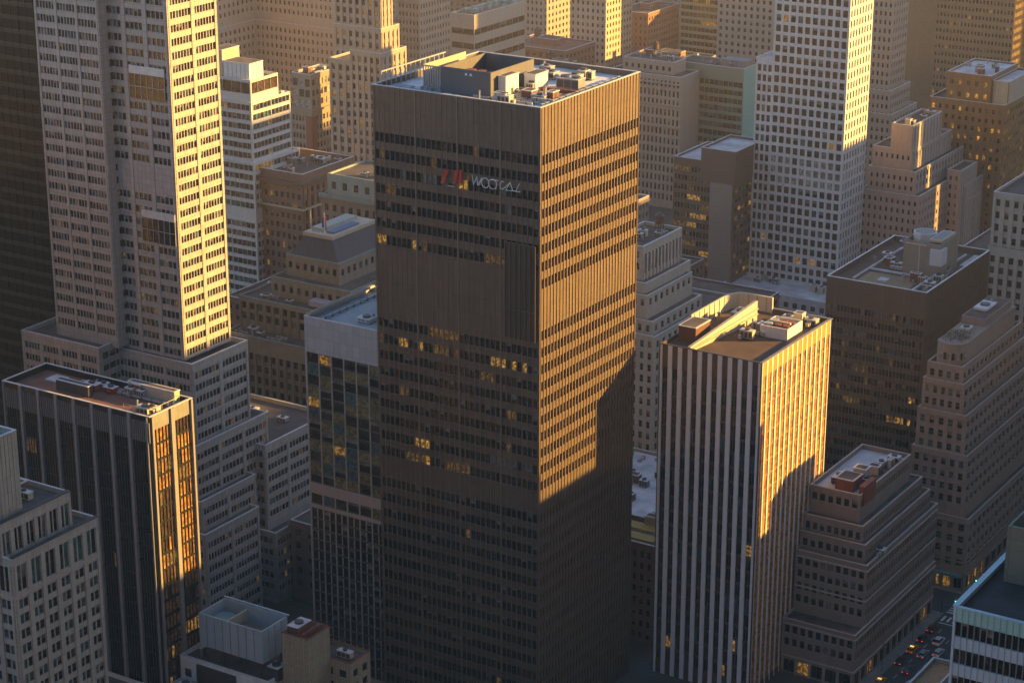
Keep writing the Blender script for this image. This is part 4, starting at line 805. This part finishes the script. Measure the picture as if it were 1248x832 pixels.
bgb('brick_building', 'low brick block behind the right shoulder of the bronze tower', -540, -505, 930, 960, 30, BRK, 312, 10, 9)
bgb('office_building', 'hazy block filling the gap above the green glass block at top right', -505, -470, 1000, 1035, 110, NB, 313, 10, 9)
bgb('brick_building', 'low dark block at the foot of the gridded tower in front of its left side', -396, -374, 700, 735, 22, mat('dark_brick', (0, 0, 0)), 314, 7, 10)
bgb('brick_building', 'low dark rooftop behind the square brown office block', -300, -262, 690, 735, 24, mat('dark_brick', (0, 0, 0)), 315, 10, 10)
bgb('brick_building', 'shaded block between the pink stepped tower and the cream classical building', -280, -252, 760, 800, 34, BRK, 316, 8, 10)
bgb('low_building', 'low dark flat roofed block in shadow between limestone base and glass tower', -352, -312, 443, 500, 24, mat('dark_brick', (0, 0, 0)), 330, 9, 10, roof=M_ROOF, cl=5)
bgb('brick_building', 'dark low block behind the old mansard building', -470, -445, 560, 590, 38, mat('dark_brick', (0, 0, 0)), 317, 8, 8)
bgb('brick_building', 'low shaded block behind the cream stepped building', -365, -325, 620, 700, 26, mat('dark_brick', (0, 0, 0)), 318, 10, 16)
bgb('office_building', 'shadowed stone block between the banded building and the brown penthouse block', -575, -550, 740, 770, 40, NB, 319, 7, 9)
bgb('office_building', 'pale ornate block wedged between the cream stepped building and the dark cube block', -402, -392, 700, 722, 48, TG, 320, 4, 8)
fr = random.Random(77); k = 0
HZ = [mat('distant_stone_%s' % n, c, .9, .12) for n, c in (('tan', (.34, .28, .22)), ('brown', (.24, .17, .13)), ('grey', (.3, .28, .27)))]
for row, y in enumerate((1180, 1290, 1400, 1510)):
    for x in range(-1000, -330, 68):
        if x > -.42 * y + 60: continue
        if x < -1.05 * y: continue
        h_ = fr.uniform(30, 75) + row * 6; k += 1
        o = bgb('distant_building', 'faint distant block number', x + fr.uniform(0, 8), x + fr.uniform(42, 58), y + fr.uniform(0, 15), y + fr.uniform(60, 90), h_, fr.choice(HZ), 400 + k, 10, 12, lim=0, cl=0)
        o['label'] = 'faint hazy building on the far skyline beyond the avenues'; o['group'] = 'faint distant buildings at the top'
# ---- unseen blocks east of the avenue, shaped to throw shadow over the lower storeys
for (y0, y1, x1, z, lab) in ((395, 471, -72, 185, 'unseen shadow-casting tall block east of the avenue, nearest the viewer'), (472, 512, -78, 117, 'unseen shadow-casting stone block east of the avenue opposite the bronze tower'), (512.5, 541, -82, 110, 'unseen shadow-casting brick block east of the avenue opposite the white-finned tower'),
        (541.5, 556, -84, 79, 'unseen shadow-casting low narrow block east of the avenue'), (556.5, 573, -86, 91, 'unseen shadow-casting narrow tower east of the avenue with a flat top'), (573.5, 591, -80, 84, 'unseen shadow-casting mid rise east of the avenue beyond the narrow tower'), (591.2, 600.9, -84, 92, 'unseen shadow-casting short stone block east of the avenue beside the brick slab'), (601, 640, -88, 158, 'unseen shadow-casting tall brick slab east of the avenue with a flat top'),
        (640.5, 690, -70, 128, 'unseen shadow-casting slab east of the avenue opposite the square brown block'), (690.5, 872, -60, 172, 'unseen shadow-casting very long tall slab east of the avenue'), (873, 914, -84, 206, 'unseen shadow-casting tall tower east of the avenue beyond the long slab'), (915, 954, -70, 135, 'unseen shadow-casting mid rise east of the avenue between two towers'), (962, 1119, -93, 192, 'unseen shadow-casting long tower block far east of the avenue'), (1120, 1182, -80, 252, 'unseen shadow-casting far tall tower east of the avenue'), (1212, 1248, -92, 225, 'unseen shadow-casting farthest tower east of the avenue')):
    bgb('office_building', lab, -100, x1, y0, y1, z, NB, int(y0), 5, int((y1 - y0) / 3.5), lim=20, cl=0)

for (x0, x1, y0, y1, z, lab) in ((60, 100, 20, 200, 470, 'unseen very tall tower added for shade east of the viewpoint, southern one'), (60, 100, 205, 395, 480, 'unseen very tall tower added for shade east of the viewpoint, middle one'), (60, 100, 400, 592, 470, 'unseen very tall tower added for shade east of the viewpoint, northern one'),
        (-700, -420, -260, -80, 230, 'unseen broad block added for shade south west of the viewpoint'), (-415, -60, -260, -90, 250, 'unseen broad block added for shade south of the viewpoint'), (-55, 250, -300, -100, 240, 'unseen broad block added for shade south east of the viewpoint'),
        (-215, -165, 268, 330, 30, 'unseen block added for shade in the canyon south of the bronze tower, east one'), (-285, -222, 225, 276, 40, 'unseen block added for shade in the canyon south of the bronze tower, west one'), (-240, -180, 150, 205, 55, 'unseen block added for shade in the canyon nearest below the viewpoint'),
        (-460, -345, 150, 270, 70, 'unseen block added for shade in the canyon south of the grey stone tower'), (-250, -200, 345, 395, 20, 'unseen low block added for shade on the street south of the bronze tower'), (-600, -420, 250, 380, 150, 'unseen tall block added for shade west of the grey stone tower')):
    bgb('office_building', lab, x0, x1, y0, y1, z, NB, int(z + y0), 9, 9, lim=10, cl=0)  # unseen blocks added to shade the near air and darken low facades

# ================================================================== ground, streets, cars
def sheet(name, x0, x1, y0, y1, z, m, th=None):
    q = MB()
    if th: q.box(x0, x1, y0, y1, z - th, z, m)
    else: q.poly([(x0, y0, z), (x1, y0, z), (x1, y1, z), (x0, y1, z)], m)
    return struct(q.obj(name))
ASPH = mat('asphalt', (.045, .045, .048), .85, .25, .3, False, bump=.1); PAVE = mat('paving', (.20, .19, .18), .9, .2, .5, False, joints=None); LINE = mat('road_paint', (.6, .6, .58), .7, .25, 1.5, False)
sheet('ground', -6000, 6000, -600, 9000, -.004, mat('city_ground', (.09, .085, .08), .95, .3, .05, False))
sheet('avenue', -192.6, -173.5, 380, 1500, .004, ASPH); sheet('cross_street', -420, -192.6, 532.0, 546.0, .004, ASPH); sheet('cross_street', -173.5, 40, 532.0, 546.0, .0045, ASPH)
sheet('pavement', -195.8, -192.6, 380, 532, .13, PAVE, .13); sheet('pavement', -195.8, -192.6, 546, 1500, .13, PAVE, .13); sheet('pavement', -173.5, -169, 380, 532, .13, PAVE, .13); sheet('pavement', -173.5, -169, 546, 1500, .13, PAVE, .13)
sheet('pavement', -420, -195.82, 530.7, 532, .13, PAVE, .13); sheet('pavement', -420, -195.82, 546, 548.1, .131, PAVE, .13)
q = MB()
for i in range(9): yy = 532.9 + i * 1.5; q.poly([(-192.2, yy, .012), (-186.0, yy, .012), (-186.0, yy + .65, .012), (-192.2, yy + .65, .012)], LINE)
for i in range(11): xx = -191.8 + i * 1.65; q.poly([(xx, 527.2, .0125), (xx + .7, 527.2, .0125), (xx + .7, 530.6, .0125), (xx, 530.6, .0125)], LINE)
q.poly([(-191.8, 525.6, .0125), (-174.5, 525.6, .0125), (-174.5, 526.1, .0125), (-191.8, 526.1, .0125)], LINE)
struct(q.obj('crosswalk'))
q = MB()
for lx in (-189.4, -185.2, -181.2, -177.2):
    for i in range(24): yy = 400 + i * 5.2; q.poly([(lx, yy, .0115), (lx + .15, yy, .0115), (lx + .15, yy + 2.6, .0115), (lx, yy + 2.6, .0115)], LINE)
struct(q.obj('lane_markings'))

RUB = mat('tyre_rubber', (.02, .02, .02), .8, .1); LAMP = mat('tail_lamp', (.4, .02, .01), .3, .05, streak=False, emis=(1, .05, .02), estr=.5); HEAD = mat('head_lamp', (.7, .7, .65), .3, .05, streak=False)
CARG = glass('car_glass', (.02, .025, .03), .08)
def car(x, y, colr, label, rz=0.0, kind='car', taxi=False, L=4.8, W=1.86, H=1.5, cname='paint'):
    o = empty('parked_car' if not taxi else 'taxi', label, 'taxi' if taxi else kind, 'vehicles on the avenue')
    pm = mat('car_' + cname, colr, .3, .05, streak=False, spec=.6); q = MB()
    prof = [(-L/2, .35), (-L/2, .85), (-L/2 + .15, .98), (-L * .18, 1.02), (L * .2, 1.0), (L/2 - .12, .82), (L/2, .68), (L/2, .32)]
    for s_, ins in ((1, 0),):
        i = len(q.v); n = len(prof); k = q.mi(pm)
        for xs in (-W/2, W/2):
            for (yy, zz) in prof: q.v.append((xs * (.97 if zz > .9 else 1), yy, zz))
        q.f += [tuple(range(i, i + n)), tuple(range(i + 2 * n - 1, i + n - 1, -1))] + [(i + j, i + n + j, i + n + (j + 1) % n, i + (j + 1) % n) for j in range(n)]; q.m += [k] * (n + 2)
    q.obj('body', o)
    q = MB(); i = 0; k = q.mi(CARG); lo = [(-W*.46, -L*.40), (W*.46, -L*.40), (W*.46, L*.22), (-W*.46, L*.22)]; hi = [(-W*.38, -L*.32), (W*.38, -L*.32), (W*.38, L*.07), (-W*.38, L*.07)]
    q.v += [(a, c, 1.0) for a, c in lo] + [(a, c, H - .05) for a, c in hi]; q.f += [(0, 1, 5, 4), (1, 2, 6, 5), (2, 3, 7, 6), (3, 0, 4, 7)]; q.m += [k] * 4; q.obj('windows', o)
    q = MB(); q.box(-W*.385, W*.385, -L*.325, L*.075, H - .06, H, pm); q.obj('car_roof', o)
    for sx in (-1, 1):
        for yy in (-L * .31, L * .31):
            q = MB(); q.cyl(yy, .33, sx * (W/2 - .11) - .11, sx * (W/2 - .11) + .12, .33, RUB, 14, ax='x'); q.cyl(yy, .33, sx * (W/2 - .11) - .12, sx * (W/2 - .11) + .13, .19, M_GALV, 10, ax='x'); q.obj('wheel', o)
        q = MB(); q.box(sx * W * .36 - .2, sx * W * .36 + .2, L/2 - .04, L/2 + .03, .6, .76, HEAD); q.obj('headlight', o)
        q = MB(); q.box(sx * W * .38 - .17, sx * W * .38 + .17, -L/2 - .03, -L/2 + .04, .68, .85, LAMP); q.obj('tail_light', o)
    if taxi: q = MB(); q.box(-.5, .5, -.55, -.25, H, H + .18, mat('lit_taxi_sign', (.6, .4, .1), .5, .05, streak=False, emis=(1, .55, .15), estr=.5)); q.obj('roof_sign', o)
    o.location = (x, y, .01); o.rotation_euler = (0, 0, rz); return o
car(-186.9, 514.0, (.62, .64, .66), 'white car driving on the avenue just before the crosswalk', cname='white', W=1.95, L=5.0, H=1.75)
car(-187.6, 504.6, (.30, .33, .34), 'light grey car behind the white car on the avenue', cname='grey')
car(-191.2, 505.8, (.62, .27, .02), 'yellow taxi at the kerb beside the stepped brown block, farther one', taxi=True, cname='yellow')
car(-191.2, 484.0, (.62, .27, .02), 'yellow taxi at the bottom edge of the street, nearer one', taxi=True, cname='yellow')
car(-191.2, 497.8, (.02, .02, .025), 'black car parked between the two taxis', cname='black')
car(-182.6, 498.0, (.05, .05, .06), 'dark grey car in the middle lane of the avenue', cname='dark')
car(-180.5, 540.5, (.10, .02, .02), 'dark red car crossing on the side street', rz=R(90), cname='red')
for x_, y_, c_, n_, l_ in ((-184.4, 507.5, (.5, .5, .52), 'silver', 'silver car in the lane left of the white car'), (-191.3, 477, (.12, .13, .16), 'navy', 'navy car parked at the kerb at the bottom edge'), (-191.3, 513.5, (.03, .03, .035), 'black', 'black car parked at the kerb beside the white car'),
                        (-191.3, 520.5, (.25, .05, .04), 'red', 'red car parked at the kerb nearest the crosswalk'), (-183.5, 521, (.62, .64, .66), 'white', 'second white car stopped near the crosswalk line'), (-187.5, 494, (.08, .08, .09), 'dark', 'dark car in the lane beside the kerb lane'),
                        (-188, 556, (.5, .5, .52), 'silver', 'silver car beyond the crosswalk on the avenue'), (-191.3, 563, (.03, .03, .035), 'black', 'black car parked beyond the crosswalk under the pinkish block'), (-184, 486, (.3, .33, .34), 'grey', 'grey car at the bottom edge in the second lane')):
    car(x_, y_, c_, l_, cname=n_)
# traffic signals and lamp posts at the crossing
def signal(x, y, label):
    t = empty('traffic_light', label, 'traffic light', 'traffic lights at the crossing'); q = MB(); q.cyl(x, y, .13, 6.0, .1, M_STEELD, 8); q.box(x, x + 4.2, y - .06, y + .06, 5.7, 5.85, M_STEELD); q.obj('pole', t)
    q = MB(); q.box(x + 3.9, x + 4.3, y - .2, y + .2, 4.7, 5.8, mat('signal_yellow', (.55, .30, .02), .5, .05)); q.obj('signal_head', t)
    q = MB(); q.box(x + 3.98, x + 4.22, y - .24, y - .2, 4.82, 5.06, mat('green_lamp', (.02, .4, .1), .4, .02, streak=False, emis=(.1, 1, .4), estr=2)); q.obj('green_lamp', t); BASES[t.name] = (x, y, .13)
signal(-193.2, 531.2, 'traffic light on the near corner beside the brown stepped block'); signal(-193.2, 547.0, 'traffic light on the far corner under the pinkish stepped block')
def lamp(x, y, label):
    t = empty('street_lamp', label, 'street lamp', 'street lamps'); q = MB(); q.cyl(x, y, .13, 8.5, .11, M_STEELD, 8, .07); q.box(x, x + 2.2, y - .05, y + .05, 8.3, 8.42, M_STEELD); q.obj('pole', t)
    q = MB(); q.box(x + 1.9, x + 2.7, y - .16, y + .16, 8.2, 8.36, M_STEEL); q.obj('lamp_head', t); BASES[t.name] = (x, y, .13)
lamp(-193.3, 511, 'street lamp on the kerb halfway along the brown stepped block'); lamp(-193.3, 490, 'street lamp on the kerb near the bottom edge of the picture')

# trees on a far terrace
LEAF = mat('autumn_leaf', (.10, .085, .03), .9, .45, .25, False); BARK = mat('bark', (.07, .05, .04), .9, .2)
def tree(x, y, z0, h, seed, label, grp):
    r_ = random.Random(seed); t = empty('tree', label, 'tree', grp); q = MB(); q.cyl(x, y, z0, z0 + h * .55, .35, BARK, 8, .15)
    for i in range(5):
        a = r_.uniform(0, 6.28); zz = z0 + h * r_.uniform(.3, .5); d_ = Vector((math.cos(a), math.sin(a), .9)) * h * .25
        q.poly([(x - .1, y, zz), (x + .1, y, zz), (x + d_.x, y + d_.y, zz + d_.z)], BARK)
    q.obj('trunk', t); q = MB(); cl = [(Vector((r_.gauss(0, h * .2), r_.gauss(0, h * .2), h * r_.uniform(.45, .9))), h * r_.uniform(.1, .2)) for _ in range(14)]
    for i in range(1500):
        c_, rr_ = r_.choice(cl); p = c_ + Vector((r_.gauss(0, 1), r_.gauss(0, 1), r_.gauss(0, 1))).normalized() * rr_ * r_.random() ** .4 + Vector((x, y, z0))
        s_ = r_.uniform(.2, .5); d1 = Vector((r_.gauss(0, 1), r_.gauss(0, 1), r_.gauss(0, 1))).normalized() * s_; d2 = Vector((r_.gauss(0, 1), r_.gauss(0, 1), r_.gauss(0, 1))).normalized() * s_
        q.poly([tuple(p), tuple(p + d1), tuple(p + d1 + d2), tuple(p + d2)], LEAF)
    q.obj('crown', t); BASES[t.name] = (x, y, z0)
for i, (x, y, h_) in enumerate(((-352, 870, 30), (-347, 880, 32), (-341, 872, 27), (-345, 893, 33), (-336, 886, 26))):
    tree(x, y, 0, h_, 90 + i, 'leafy dark tree in the clump right of the slim tan apartment tower', 'trees right of the slim tan tower')
for i, (x, y, h_) in enumerate(((-560, 905, 17), (-552, 912, 16), (-545, 903, 18), (-536, 910, 15), (-530, 903, 17))):
    tree(x, y, 24, h_, 60 + i, 'brownish tree in the row behind the far edge of the bronze tower roof', 'trees behind the bronze tower roof')
q = MB(); q.box(-566, -524, 896, 918, 0, 24, BRK); o = q.obj('terrace_block'); o['label'] = 'low brick podium carrying a row of trees behind the bronze tower roof'; o['category'] = 'building'

# ------------------------------------------------------------------ haze
hz = MB(); hm = bpy.data.materials.new('haze_air'); hm.use_nodes = True; hn = hm.node_tree.nodes; hn.clear()
ho = hn.new('ShaderNodeOutputMaterial'); pv = hn.new('ShaderNodeVolumePrincipled'); pv.inputs['Color'].default_value = (1.0, .86, .68, 1); pv.inputs['Density'].default_value = .00016; pv.inputs['Anisotropy'].default_value = 0.0
hm.node_tree.links.new(pv.outputs[0], ho.inputs['Volume'])
hz.box(-1500, 300, -120, 1700, -1.5, 290, hm); o = hz.obj('haze'); o['kind'] = 'stuff'
sc.cycles.volume_step_rate = 4

# ------------------------------------------------------------------ every empty sits at the base of its thing
from mathutils import Matrix
for o in list(bpy.data.objects):
    if o.type == 'EMPTY' and BASES.get(o.name) is not None and o.location.length < 1e-6:
        o.location = BASES[o.name]; inv = Matrix.Translation(-Vector(BASES[o.name]))
        for ch in o.children: ch.matrix_parent_inverse = inv
